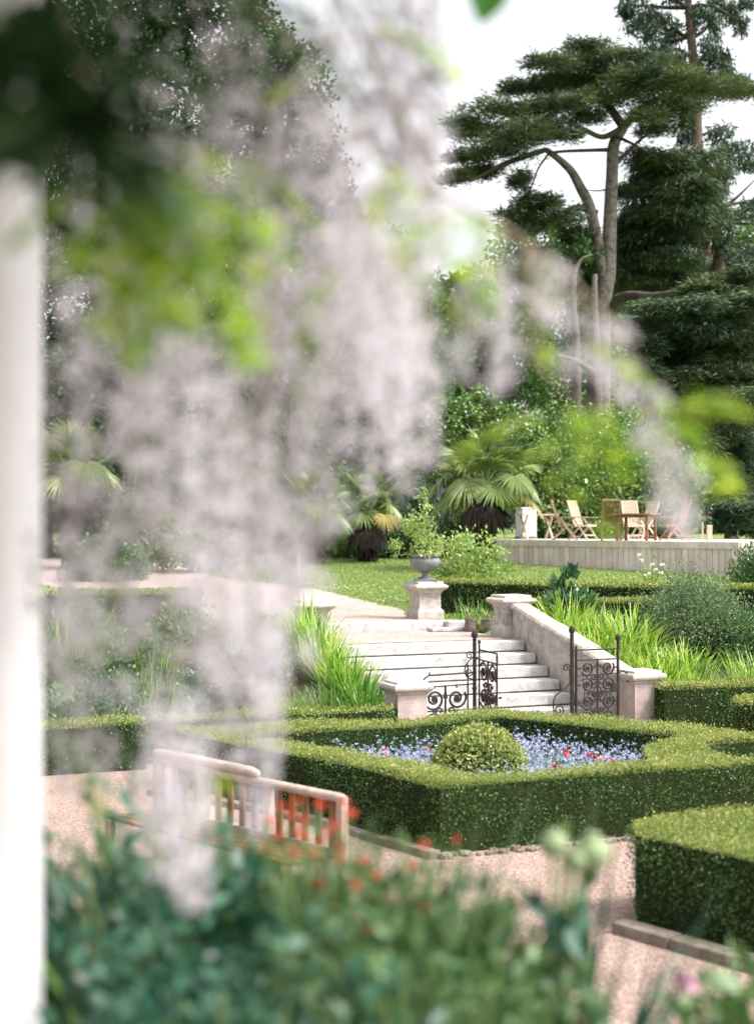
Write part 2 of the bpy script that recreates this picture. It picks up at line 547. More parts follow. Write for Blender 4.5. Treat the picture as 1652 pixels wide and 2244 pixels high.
L_crim = leafmat('crimson_petal', [(0.3, 0.01, 0.02), (0.5, 0.03, 0.04), (0.6, 0.06, 0.05)], 0.25, 0.5, 0.3, tcol=(1.1, 1.0, 1.0))
L_oran = leafmat('orange_petal', [(0.8, 0.16, 0.02), (0.85, 0.3, 0.03), (0.85, 0.42, 0.06)], 0.25, 0.5, 0.3, tcol=(1.1, 1.0, 1.0))
L_pink = leafmat('pink_petal', [(0.55, 0.25, 0.42), (0.7, 0.35, 0.5), (0.75, 0.45, 0.6)], 0.3, 0.5, 0.3, tcol=(1.1, 1.0, 1.0))
L_cream = leafmat('cream_petal', [(0.7, 0.66, 0.5), (0.82, 0.8, 0.7), (0.85, 0.84, 0.78)], 0.3, 0.5, 0.3, tcol=(1.1, 1.0, 1.0))
L_lawn = leafmat('lawn_blade', [(0.11, 0.17, 0.045), (0.18, 0.25, 0.075), (0.26, 0.32, 0.12)], 0.2, 0.6, 0.2)

# ================================================================ THE GROUND
def grid_sheet(x0, x1, y0, y1, nx, ny, zf, keep=None):
    b = Buf()
    xs = np.linspace(x0, x1, nx + 1); ys = np.linspace(y0, y1, ny + 1)
    X, Y = np.meshgrid(xs, ys)
    Z = zf(X, Y)
    v = np.stack([X, Y, Z], -1).reshape(-1, 3)
    i = np.arange(ny)[:, None] * (nx + 1); j = np.arange(nx)[None, :]
    f = np.stack([i + j, i + j + 1, i + j + nx + 2, i + j + nx + 1], -1).reshape(-1, 4)
    if keep is not None:
        c = v[f].mean(1)
        f = f[keep(c[:, 0], c[:, 1])]
    b.add(v, f)
    return b


def uvp(u, v):
    p = O + U * u + V * v
    return (p[0], p[1])


near = [(-60, -20), (60, -20), (60, 62), (-60, 62)]
b = grid_sheet(-60, 60, 8, 128, 300, 300, ground_z)
struct('ground', b, M_grass, smooth=True)
b = Buf(); b.add([(-900, -300, -0.25), (900, -300, -0.25), (900, 1500, -0.25), (-900, 1500, -0.25)], [[0, 1, 2, 3]])
struct('far_ground', b, M_grass)
# lower court of pink gravel: everything in front of the flower banks
def court_keep(x, y):
    v = (x - O[0]) * V[0] + (y - O[1]) * V[1]
    return v < 1.25
b = grid_sheet(-16, 16, 4.4, 30, 160, 128, lambda x, y: 0 * x, court_keep)
struct('gravel_court', b, M_gravel)
# upper path: landing, then curving off to the left across the lawn
pth = [uvp(-1.75, 5.55), uvp(1.34, 5.55), uvp(1.1, 6.4), (0.51, 27.9), (-0.24, 30), (-1.29, 32.9), (-2.42, 34.6), (-4.2, 37), (-5.0, 41),
       (-6.5, 44.5), (-13, 46), (-12, 40), (-8.5, 35.5), (-6, 31), (-4.0, 27.5), (-2.4, 25.0)]
b = grid_sheet(-14, 5, 23, 47, 190, 240, lambda x, y: ground_z(x, y) + 0.012 + 0.0 * x,
               lambda x, y: inpoly(x + 0.06 * np.sin(y * 7), y + 0.06 * np.sin(x * 9), pth))
struct('gravel_path', b, gravelmat('pale_gravel', (0.27, 0.205, 0.185), (0.38, 0.305, 0.28), (0.48, 0.41, 0.385)))
b = grid_sheet(-1, 1, 0, 1, 18, 18, lambda x, y: 1.027 + 0 * x)
vv = np.concatenate(b.v); pp = np.array([UV(q[0] * 1.62, 3.36 + q[1] * 2.14, 1.027) for q in vv]); b.v = [pp]
struct('landing_gravel', b, MATS['pale_gravel'])
# flower bank soil either side of the stair
def bank_keep(x, y):
    u = (x - O[0]) * U[0] + (y - O[1]) * U[1]
    v = (x - O[0]) * V[0] + (y - O[1]) * V[1]
    return (v > 0.2) & (v < 4.7) & (np.abs(u) > 1.95)
b = grid_sheet(-16, 16, 10, 34, 160, 120, lambda x, y: ground_z(x, y) + 0.035, bank_keep)
struct('bank_soil', b, M_soil)
# terrace the camera stands on, with its own planted border
b = Buf()
b.box((0, -1.55, 0.55), (30, 8.3, 1.1)); b.box((0, 4.45, 0.56), (30, 0.25, 1.12))
struct('terrace', b, M_stone)
b = grid_sheet(-15, 15, 2.6, 4.34, 120, 12, lambda x, y: 1.10 + 0.03 * np.sin(x * 5) * np.sin(y * 4))
struct('border_soil', b, M_soil)

# lawn blades (one mass of grass)
gp = np.stack([rng.uniform(-9, 14, 190000), 26 + 19 * rng.random(190000) ** 1.3], 1)
ok = ~inpoly(gp[:, 0], gp[:, 1], pth) & ((gp[:, 0] - O[0]) * V[0] + (gp[:, 1] - O[1]) * V[1] > 5.7)
gp = gp[ok]; b = Buf()
z = ground_z(gp[:, 0], gp[:, 1])
n = len(gp)
d = rand_dirs(n); d[:, 2] = np.abs(d[:, 2]) + 1.2
b.leaves(np.stack([gp[:, 0], gp[:, 1], z], 1), d, rand_dirs(n), rng.uniform(.03, .085, n), rng.uniform(.008, .02, n))
struct('grass', b, L_lawn, 'stuff', 'short bright lawn grass between the gravel path and the timber deck', 'grass')
b = Buf()
for cx, cy, sp, k in ((-0.6, 32.6, 0.7, 46), (5.4, 33.5, 1.6, 60), (0.35, 29.4, 0.5, 24), (7.0, 36, 1.5, 40), (2.4, 39, 1.5, 30)):
    q = rng.normal(size=(k, 2)) * (sp, sp * 0.8) + (cx, cy)
    q = q[~inpoly(q[:, 0], q[:, 1], pth)]
    for p in q:
        a = np.arange(6) * math.pi / 3
        c = np.array([p[0], p[1], float(ground_z(p[0], p[1])) + 0.085])
        b.leaves(np.tile(c, (6, 1)), np.stack([np.cos(a), np.sin(a), 0.5 + 0 * a], 1), np.tile([0, 0, 1.0], (6, 1)), 0.032, 0.028)
struct('daisies', b, L_cream, 'stuff', 'scatter of tiny white daisies in the lawn', 'daisies')


nl = 2600; q = np.stack([rng.uniform(-5, 6, nl), rng.uniform(7.5, 20, nl)], 1)
q = q[((q[:, 0] - O[0]) * V[0] + (q[:, 1] - O[1]) * V[1]) < 1.0]; nl = len(q)
d = rand_dirs(nl); d[:, 2] *= .15; b = Buf()
b.leaves(np.concatenate([q, np.full((nl, 1), .012)], 1), d, np.tile([0, 0, 1.0], (nl, 1)) + rand_dirs(nl) * .3, rng.uniform(.01, .035, nl), .012)
struct('leaf_litter', b, leafmat('dry_litter', [(0.16, 0.1, 0.05), (0.3, 0.22, 0.13), (0.2, 0.24, 0.08), (0.55, 0.48, 0.5)], 0), 'stuff', 'sparse fallen leaves and petals scattered on the lower gravel', 'litter')

# ================================================================ HEDGES
def wall_strip(loop, z0, z1, dens, lsize, closed=True, inward=False):
    """leaf seats over a vertical face following loop; returns pos, normal"""
    loop = np.asarray(loop, float); m = len(loop)
    P0 = []; N0 = []
    for i in range(m if closed else m - 1):
        a = loop[i]; c = loop[(i + 1) % m]; L = np.linalg.norm(c - a)
        k = int(L * (z1 - z0) * dens)
        if k < 1:
            continue
        t = rng.random(k)[:, None]
        q = a + (c - a) * t
        nn = np.array([c[1] - a[1], -(c[0] - a[0])]) / L
        if inward:
            nn = -nn
        P0.append(np.concatenate([q, rng.uniform(z0, z1, (k, 1))], 1)); N0.append(np.tile([nn[0], nn[1], 0.0], (k, 1)))
    return np.concatenate(P0), np.concatenate(N0)


def seat_leaves(b, pos, nv, size, rough=0.03, up=0.3, rndpow=1.0):
    n = len(pos)
    pos = pos + nv * rng.normal(0, rough, (n, 1)) + rand_dirs(n) * rough * 0.4
    d = nrm(rand_dirs(n) * 0.9 + nv * 0.75 + np.array([0, 0, up]))
    nn = nrm(nv + rand_dirs(n) * 0.7)
    L = rng.uniform(0.7, 1.3, n) * size
    b.leaves(pos, d, nn, L, L * 0.62, rng.random(n) ** rndpow, 0.5)


def bumpz(p):
    return 0.014 + 0.020 * np.sin(p[:, 0] * 3.1 + p[:, 1]) + 0.014 * np.sin(p[:, 1] * 5.3 - p[:, 0] * 2.7)


def subdiv(loop, step=0.35):
    loop = np.asarray(loop, float); out = []
    for i in range(len(loop)):
        a = loop[i]; c = loop[(i + 1) % len(loop)]
        k = max(1, int(np.linalg.norm(c - a) / step))
        for t in range(k):
            out.append(a + (c - a) * t / k)
    return np.array(out)


def area_of(poly):
    x = poly[:, 0]; y = poly[:, 1]
    return abs(np.dot(x, np.roll(y, -1)) - np.dot(y, np.roll(x, -1))) / 2


def hedge(name, outer, z0, z1, label, inner=None, size=0.019, dens=4600, topdens=8000, cat='hedge', group=None,
          lm=None, tm=None, topfuzz=0.02):
    outer = np.asarray(outer, float)
    loc = (outer[:, 0].mean(), outer[:, 1].mean(), z0)
    t = thing(name, label, cat, loc, 0, group)
    core = Buf(); e = 0.03
    ctr = outer.mean(0)
    if inner is None:
        tri = tessellate_polygon([[Vector((p[0], p[1], 0)) for p in outer]])
        n = len(outer)
        vb = [(p[0], p[1], z0 - 0.05) for p in outer] + [(p[0], p[1], z1 - e) for p in outer]
        core.add(vb, [[i, (i + 1) % n, n + (i + 1) % n, n + i] for i in range(n)])
        core.add([(p[0], p[1], z1 - e) for p in outer], [list(q) for q in tri])
    else:
        inner = np.asarray(inner, float); n = len(outer)
        ring = lambda lp, z: [(p[0], p[1], z) for p in lp]
        core.add(ring(outer, z0 - 0.05) + ring(outer, z1 - e), [[i, (i + 1) % n, n + (i + 1) % n, n + i] for i in range(n)])
        core.add(ring(inner, z0 - 0.05) + ring(inner, z1 - e), [[(i + 1) % n, i, n + i, n + (i + 1) % n] for i in range(n)])
        core.add(ring(outer, z1 - e) + ring(inner, z1 - e), [[i, (i + 1) % n, n + (i + 1) % n, n + i] for i in range(n)])
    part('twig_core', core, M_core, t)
    sides = Buf()
    pos, nv = wall_strip(outer, z0, z1, dens, size)
    pos += nv * (0.026 * np.sin(pos[:, [0]] * 5 + pos[:, [2]] * 7) + 0.014 * np.sin(pos[:, [1]] * 13))
    seat_leaves(sides, pos, nv, size)
    if inner is not None:
        pos, nv = wall_strip(inner, z0, z1, dens, size, inward=True)
        seat_leaves(sides, pos, nv, size)
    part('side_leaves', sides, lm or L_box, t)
    A = area_of(outer) - (area_of(inner) if inner is not None else 0)
    q = sample_poly(outer, int(A * topdens), inner)
    pos = np.concatenate([q, np.full((len(q), 1), z1 - 0.012)], 1)
    pos[:, 2] += bumpz(pos)
    top = Buf()
    seat_leaves(top, pos, np.tile([0, 0, 1.0], (len(pos), 1)), size, topfuzz, 0.2)
    # ragged new shoots along the top edge
    for lp, inw in ((outer, False),) + (((inner, True),) if inner is not None else ()):
        pe, ne = wall_strip(lp, z1 - 0.035, z1 + 0.012, dens * 1.5, size, inward=inw)
        seat_leaves(top, pe, nrm(ne + [0, 0, 0.8]), size * 0.9, 0.014, 0.5)
    ns = int(A * 170); q = sample_poly(outer, ns, inner); m = 5
    for j in range(m):     # stray new shoots
        d = nrm(rng.normal(size=(ns, 3)) * .35 + [0, 0, 1]); pz = np.concatenate([q, np.full((ns, 1), z1 + .006 * j)], 1)
        top.leaves(pz, d, rand_dirs(ns), size * rng.uniform(.8, 1.9, ns), size * .5)
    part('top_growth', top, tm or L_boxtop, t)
    return t


OUT = [(.54, 12.66), (1.46, 13.10), (2.44, 13.48), (3.2, 13.75), (3.78, 13.98), (3.45, 14.13), (3.3, 14.5), (3.33, 14.95), (3.52, 15.22),
       (4.0, 15.42), (3.91, 15.97), (3.4, 16.29), (2.73, 16.98), (2.04, 17.53), (1.47, 17.78), (1.0, 17.38), (.455, 16.92), (-.88, 16.62),
       (-1.95, 16.3), (-2.2, 16.2), (-2.1, 15.95), (-1.07, 14.75), (-.288, 13.91)]
INN = [(.85, 13.2), (1.5, 13.42), (2.3, 13.72), (2.66, 13.98), (2.66, 14.15), (2.65, 14.35), (2.68, 14.6), (2.76, 14.95), (2.98, 15.3),
       (3.3, 15.7), (3.2, 15.8), (2.9, 16.02), (2.35, 16.58), (1.8, 17.1), (1.43, 17.32), (1.05, 17.0), (.3, 16.47), (-.545, 16.16),
       (-1.25, 15.8), (-1.5, 15.66), (-1.4, 15.5), (-.84, 15.1), (.07, 14.02)]
hedge('parterre_hedge', OUT, 0, 0.6, 'clipped low box hedge ringing the bed of blue flowers, with a scooped right corner', INN)

# box hedge at the right edge with a stone kerb
RB = [(1.86, 10.45), (2.17, 10.06), (2.49, 9.66), (3.3, 8.7), (4.6, 9.4), (4.4, 11.3), (2.9, 11.2), (2.5, 11.16), (2.13, 10.98), (1.9, 10.78)]
hedge('box_hedge', RB, 0.06, 0.66, 'box hedge with a nearly black shaded face behind a stone kerb, nearest on the right', None)
hedge('low_hedge', [(.1, 18.62), (.27, 18.98), (-1.1, 18.44), (-2.35, 17.97), (-4.2, 17.25), (-7, 16.1), (-7.1, 15.75), (-4.3, 16.9), (-2.5, 17.6), (-1.2, 18.1)][::-1],
      0, 0.51, 'long low hedge running left from the left gate pier, in front of the strap-leaved plants', None, size=0.03, dens=1700, topdens=2400)
hedge('low_hedge', [(3.92, 20.02), (5.4, 20.5), (7.5, 21.3), (7.3, 21.9), (5.2, 21.05), (3.85, 20.5)], 0, 0.62,
      'knee-high hedge running right from the right gate pier', None, size=0.03, dens=1700, topdens=2400)
hedge('low_hedge', [(4.6, 18.55), (4.95, 18.3), (7.5, 18.9), (7.3, 19.9), (5.0, 19.3), (4.62, 19.0)], 0, 0.6,
      'hedge end at the right edge, in front of the hedge beside the gate pier', None, size=0.03, dens=1700, topdens=2400)
hedge('upper_hedge', [(1.12, 27.9), (1.15, 27.35), (2.9, 26.2), (4.7, 25.2), (9.5, 23.4), (9.8, 24.0), (4.95, 25.9), (3.2, 26.9)], 1.15, 1.79,
      'clipped hedge along the lawn edge starting at the urn pier', None, size=0.04, dens=1100, topdens=1500)
hedge('upper_hedge', [(2.75, 24.55), (4.85, 24.75), (7, 25.0), (7, 25.4), (4.8, 25.2), (2.7, 25.0)], 1.0, 1.56,
      'shorter lower hedge behind the upper right stair pier and peony', None, size=0.04, dens=1100, topdens=1500)
hedge('upper_hedge', [(-8.5, 22.2), (-2.9, 24.0), (-2.95, 24.6), (-8.6, 22.8)], 1.0, 1.75,
      'dark clipped hedge at the top of the left bank behind the trailing lilac flowers', None, size=0.04, dens=1000, topdens=1400)
hedge('box_hedge', [(-7.5, 15.9), (-4.25, 16.85), (-2.75, 17.42), (-2.7, 17.1), (-4.3, 16.45), (-7.5, 15.1)][::-1], 0, 0.55,
      'box hedge at the far left beyond the gravel, half lost behind wisteria', None, size=0.03, dens=1500, topdens=2200)

# kerbs
def kerb(pts, z0, z1, w, label, name='stone_kerb', blen=0.75, m=M_kerb):
    pts = [np.array(p, float) for p in pts]
    b = Buf()
    for i in range(len(pts) - 1):
        a, c = pts[i], pts[i + 1]; L = np.linalg.norm(c - a); k = max(1, round(L / blen)); d = (c - a) / L
        for j in range(k):
            p = a + (c - a) * ((j + .5) / k); j1 = rng.uniform(-.012, .012); an = math.atan2(d[1], d[0]) + rng.uniform(-.02, .02)
            M = np.array([[math.cos(an), -math.sin(an), 0], [math.sin(an), math.cos(an), 0], [0, 0, 1]])
            b.box((p[0], p[1], (z0 + z1) / 2 + j1), (L / k - 0.012, w, z1 - z0), M)
    o = solo(name, b, m, label, 'kerb', (pts[0][0], pts[0][1], z0))
    bv = o.modifiers.new('edge', 'BEVEL'); bv.width = 0.012; bv.segments = 2
    return o
kerb([(1.70, 10.30), (2.02, 9.90), (2.34, 9.50), (3.2, 8.5)], -0.05, 0.085, 0.17, 'mossy stone kerb along the foot of the nearest right box hedge', blen=1.7)
kerb([(-2.4, 15.5), (-1.2, 14.62), (-.42, 13.80), (.5, 12.5)], -0.05, 0.06, 0.12, 'pale worn kerb along the left foot of the parterre hedge behind the bench')
for i in range(44):
    t = i / 43; p = np.array([0.5, 12.52]) * (1 - t) + np.array([3.2, 13.6]) * t
    r = rng.uniform(.025, .055); b = Buf()
    b.lathe([(0, -r), (r * .8, -r * .5), (r, 0), (r * .8, r * .5), (0, r * .7)], 7)
    b.v[0] += rng.normal(0, r * .16, b.v[0].shape)
    solo('edging_stone', b, M_kerb, 'small irregular edging stone at the foot of the near parterre hedge', 'stone',
         (p[0] + rng.uniform(-.03, .03), p[1] + rng.uniform(-.04, .04), 0.012), group='edging stones along the parterre hedge', local=True, rz=rng.random() * 6)

# box ball in the bed
t = thing('box_ball', 'rounded variegated box dome standing in the middle of the blue flowers', 'topiary', (1.04, 14.9, 0))
prof = [(0.30, 0.0), (0.44, 0.18), (0.475, 0.37), (0.42, 0.56), (0.28, 0.70), (0.12, 0.765), (0.0, 0.78)]
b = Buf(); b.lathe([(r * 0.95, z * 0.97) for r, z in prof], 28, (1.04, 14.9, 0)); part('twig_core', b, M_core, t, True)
n = 9000; th = rng.random(n) * 2 * math.pi; zz = rng.random(n) ** 0.85
zs = np.array([p[1] for p in prof]); rs = np.array([p[0] for p in prof])
zv = zz * 0.78; rr = np.interp(zv, zs, rs) * (1 + 0.035 * np.sin(th * 7) * np.sin(zv * 17))
nv = nrm(np.stack([np.cos(th) * (rr + .05), np.sin(th) * (rr + .05), (zv - 0.35) * 0.9], 1))
b = Buf(); seat_leaves(b, np.stack([1.04 + rr * np.cos(th), 14.9 + rr * np.sin(th), zv], 1), nv, 0.03, 0.02)
n = 3500; a1 = rng.random(n) * 2 * math.pi; r1 = 0.36 * np.sqrt(rng.random(n)); z1_ = np.interp(r1, rs[::-1][:5], zs[::-1][:5])
seat_leaves(b, np.stack([1.04 + r1 * np.cos(a1), 14.9 + r1 * np.sin(a1), z1_], 1), np.tile([0, 0, 1.0], (n, 1)), 0.03, 0.025)
part('leaves', b, L_ball, t)

# forget-me-nots and wallflowers in the bed
q = sample_poly(INN, 9000); q = q[np.hypot(q[:, 0] - 1.04, q[:, 1] - 14.9) > 0.38]
dens_ = 0.5 + 0.5 * np.sin(q[:, 0] * 2.3 + 1) * np.sin(q[:, 1] * 2.9)
q = q[rng.random(len(q)) < 0.35 + 0.65 * dens_]
h = rng.uniform(.18, .40, len(q)) + 0.18 * (rng.random(len(q)) ** 4)
b = Buf(); fb = Buf()
n = len(q); base = np.stack([q[:, 0], q[:, 1], 0 * h], 1)
az = rng.random(n) * 6.28
b.blades(base, az, h, 0.007, 0.08, 0.15, 3)
tip = base + np.stack([np.cos(az) * h * .12, np.sin(az) * h * .12, h * .985], 1)
for k in range(9):
    off = rand_dirs(n) * 0.022 * rng.random((n, 1)); off[:, 2] *= 0.8
    fb.leaves(tip + off, rand_dirs(n), rand_dirs(n), 0.013, 0.012)
m_ = 16000; ql = sample_poly(INN, m_); ql = ql[np.hypot(ql[:, 0] - 1.04, ql[:, 1] - 14.9) > 0.38]; m_ = len(ql)
dl = rand_dirs(m_); dl[:, 2] = np.abs(dl[:, 2])
b.leaves(np.stack([ql[:, 0], ql[:, 1], rng.uniform(0.02, .2, m_)], 1), dl, rand_dirs(m_), .06, .018)
struct('forget_me_not_leaves', b, L_grey, 'stuff', 'thin green stems and leaves under the blue flowers', 'bed foliage')
struct('forget_me_nots', fb, L_fmn, 'stuff', 'carpet of pale blue forget-me-nots filling the hedged bed', 'flowers')


def flower_head(b, c, r, k=14, up=None):
    c = np.asarray(c, float)
    a = rng.random(k) * 6.28; el = rng.uniform(-.3, 1.1, k)
    d = np.stack([np.cos(a) * np.cos(el), np.sin(a) * np.cos(el), np.sin(el)], 1)
    b.leaves(np.tile(c, (k, 1)) + d * r * .15, d, rand_dirs(k), r, r * .9, None, .6)


wf = [(788, 1640, 'crimson', 0), (875, 1622, 'orange', 1), (902, 1603, 'orange', 1), (845, 1648, 'scarlet', 0), (965, 1672, 'orange', 1), (1026, 1660, 'scarlet', 0),
      (1047, 1666, 'amber', 1), (1130, 1682, 'crimson', 2), (1241, 1652, 'scarlet', 0), (1248, 1606, 'orange', 1), (1293, 1657, 'crimson', 2),
      (1314, 1664, 'orange', 1), (1218, 1680, 'crimson', 2), (1328, 1636, 'crimson', 2), (1343, 1672, 'scarlet', 0), (935, 1640, 'crimson', 2)]
where = ['at the left end of the blue flowers', 'left of the dome against the far hedge', 'highest left of the dome, before the far hedge', 'low among the blue flowers on the left',
         'close to the left foot of the box dome', 'before the box dome, left of centre', 'before the middle of the box dome', 'at the right foot of the box dome',
         'in the middle of the flowers right of the dome', 'highest right of the dome near the far hedge', 'large and dark, right part of the bed', 'bright double, right part of the bed',
         'by the near hedge right of the dome', 'at the right end near the scooped hedge', 'lowest right, by the near hedge', 'between the left flowers and the dome']
for (x, y, cn, ci), w in zip(wf, where):
    zt = 0.36 if y > 1612 else 0.42
    D = (EYE - zt) * FPX / (y - 1150.0); c = P(x, y, D)
    t = thing('wallflower', '%s wallflower %s' % (cn, w), 'flower', (c[0], c[1], 0), 0, 'wallflowers among the forget-me-nots')
    b = Buf(); b.tube([(c[0], c[1], 0), (c[0] + .01, c[1], zt * .5), (c[0], c[1], zt)], .004, 5)
    k = 14; a = rng.random(k) * 6.28; hz = rng.uniform(.05, zt * .8, k)
    part('stem', b, M_stem, t)
    b = Buf(); b.leaves(np.stack([c[0] + 0 * a, c[1] + 0 * a, hz], 1), np.stack([np.cos(a), np.sin(a), .6 + 0 * a], 1), rand_dirs(k), .07, .014); part('leaves', b, L_fern, t)
    b = Buf()
    for k in range(5):
        flower_head(b, np.array([c[0], c[1], zt]) + rng.normal(0, .02, 3), .028, 12)
    part('flower_head', b, [L_red, L_oran, L_crim][ci], t)

# ================================================================ STAIR, PIERS, WALLS
t = thing('stone_steps', 'pale stone garden steps climbing from the iron gates to the gravel landing', 'steps', UV(0, 2, 0), TH)
ys = [1.15, 1.52, 1.89, 2.26, 2.63, 3.0]
for i, v0 in enumerate(ys):
    z = 0.17 * (i + 1); v1 = v0 + 0.52 if i < 5 else v0 + 0.38
    b = Buf(); w = 1.60 + [0, .004, -.003, .002, -.002, .001][i]
    b.box((0, (v0 + v1) / 2 - 2, z - .0765), (2 * w, v1 - v0, .149)); 
    b.box((0, (v0 + v1) / 2 - 2 + .05, z - .16), (2 * w - .06, v1 - v0 - .02, .03))
    o = part('step', b, M_step, t, local=True)
    bv = o.modifiers.new('edge', 'BEVEL'); bv.width = 0.014; bv.segments = 3
b = Buf(); b.box((-0.15, 5.62 - 2, 1.105), (3.0, .3, .17)); o = part('top_step', b, M_step, t, local=True)
bv = o.modifiers.new('edge', 'BEVEL'); bv.width = 0.012; bv.segments = 3
b = Buf(); b.box((0, 3.4, -.1), (3.0, 3.6, 1.4)); b.v[-1][:, 2] = np.clip(b.v[-1][:, 2], -.2, .84)
b2 = Buf(); b2.box((0, 2.6, .35), (3.1, 2.6, .96)); part('rubble_core', b2, M_stone, t, local=True)
b = Buf(); b.box((0, 0, .08), (.42, .34, .16)); o = solo('stone_block', b, M_step, 'small loose stone block at the right end of the top step by the pots', 'stone block', UV(1.58, 5.5, 1.03), rz=TH, local=True)
o.modifiers.new('edge', 'BEVEL').width = .015
b = Buf(); b.box((0, 0, .03), (.62, .25, .06)); o = solo('stone_slab', b, M_step, 'flat stone slab lying below the loose stone block on the landing', 'stone slab', UV(1.3, 5.27, 1.032), rz=TH, local=True)
o.modifiers.new('edge', 'BEVEL').width = .01


def gate_pier(u, v, label):
    t = thing('gate_pier', label, 'pier', UV(u, v, 0), TH, 'low stone piers holding the gates')
    b = Buf(); b.sqlathe([(.255, 0), (.255, .10), (.24, .125), (.215, .14), (.21, .16)]); o = part('plinth', b, M_cap, t, local=True)
    b = Buf(); b.sqlathe([(.207, .15), (.207, .66)]); part('shaft', b, M_pier, t, local=True)
    b = Buf(); b.sqlathe([(.21, .655), (.225, .66), (.225, .68), (.262, .705), (.275, .725), (.278, .75), (.265, .785), (.225, .79), (.22, .822), (.21, .826)])
    o = part('cap', b, M_cap, t, local=True)
    bv = o.modifiers.new('edge', 'BEVEL'); bv.width = 0.012; bv.segments = 3
    return t
gate_pier(1.79, 0, 'low square stone pier with lichened cap right of the open iron gate')
gate_pier(-1.79, 0, 'low square stone pier with orange lichen on its cap left of the gates')


def top_pier(u, v, z, label, gname='moulded stone pedestals at the top of the steps'):
    t = thing('stair_pier', label, 'pier', UV(u, v, z), TH, gname)
    b = Buf(); b.sqlathe([(.25, -.1), (.25, .16), (.24, .19), (.215, .215)]); part('plinth', b, M_stone, t, local=True)
    b = Buf(); b.sqlathe([(.212, .2), (.207, .3), (.207, .48), (.225, .51)]); part('shaft', b, M_stone, t, local=True)
    b = Buf(); b.sqlathe([(.22, .5), (.24, .53), (.29, .565), (.31, .585), (.315, .61), (.30, .635), (.25, .65), (.245, .69), (.235, .695)])
    o = part('cap', b, M_cap, t, local=True); bv = o.modifiers.new('edge', 'BEVEL'); bv.width = 0.012; bv.segments = 3
    return t
top_pier(1.74, 3.72, 1.02, 'moulded stone pedestal at the upper right of the steps, above the sloping wall')
top_pier(-1.79, 3.62, 1.02, 'moulded stone pedestal at the upper left of the steps, veiled by wisteria')
top_pier(1.30, 6.12, 1.16, 'moulded stone pedestal carrying the grey lead urn')
# urn
up = UV(1.30, 6.12, 1.856)
t = thing('garden_urn', 'grey lead garden urn on the stone pedestal by the path', 'urn', up)
b = Buf(); b.sqlathe([(.20, 0), (.20, .04), (.18, .045)]); part('foot', b, M_lead, t, local=True)
b = Buf(); b.lathe([(.12, .045), (.13, .06), (.08, .08), (.055, .12), (.07, .15), (.14, .19), (.24, .25), (.275, .32), (.27, .38), (.235, .415), (.225, .43), (.262, .445), (.275, .462), (.262, .475), (.20, .47), (.0, .45)], 36)
part('bowl', b, M_lead, t, True, True)


def shrub(name, c, rx, ry, h, label, lm, n, size, cat='shrub', asp=.6, stems=8, group=None, ragged=.25, stem_m=None, upness=.4, fill=False, z0=None):
    """open shrub: stems from the base, leaf clumps in an uneven dome"""
    c = np.asarray(c, float)
    t = thing(name, label, cat, c, 0, group)
    b = Buf(); cl = []
    for i in range(stems):
        a = rng.random() * 6.28; r = rng.uniform(.35, .95)
        e = np.array([math.cos(a) * rx * r, math.sin(a) * ry * r, h * rng.uniform(.55, .95)])
        m = e * [.35, .35, .5] + rng.normal(0, .03, 3)
        b.tube([c, c + m, c + e], [.012 * h + .006, .008 * h + .004, .004], 5)
    part('stems', b, stem_m or M_stem, t)
    nc = max(20, n // 45)
    d = rand_dirs(nc); d[:, 2] = np.abs(d[:, 2]) * 1.0
    rad = rng.uniform(.35, 1.0, nc) ** .5 * (1 + ragged * rng.normal(size=nc) * .5)
    cc = c + d * rad[:, None] * [rx, ry, h * .97] + [0, 0, 0.03 * h]
    k = rng.integers(0, nc, n)
    crn = rng.random(nc) * .6
    sc = (rx * ry * h) ** (1 / 3) * .22
    pos = cc[k] + rng.normal(size=(n, 3)) * sc * .55
    pos[:, 2] = np.maximum(pos[:, 2], c[2] + .02)
    out = nrm(pos - (c + [0, 0, h * .35]))
    dd = nrm(out * .6 + rand_dirs(n) * .8 + [0, 0, upness])
    L = rng.uniform(.6, 1.25, n) * size
    b = Buf(); b.leaves(pos, dd, nrm(out * .5 + rand_dirs(n)), L, L * asp, np.clip(crn[k] + rng.random(n) * .4, 0, 1), .5)
    part('leaves', b, lm, t)
    return t


shrub('urn_plant', up + [0, 0, .44], .42, .4, .78, 'pale lime-leaved plant growing out of the grey urn', L_lime, 1500, .06, 'plant', .75, 12, ragged=.6)

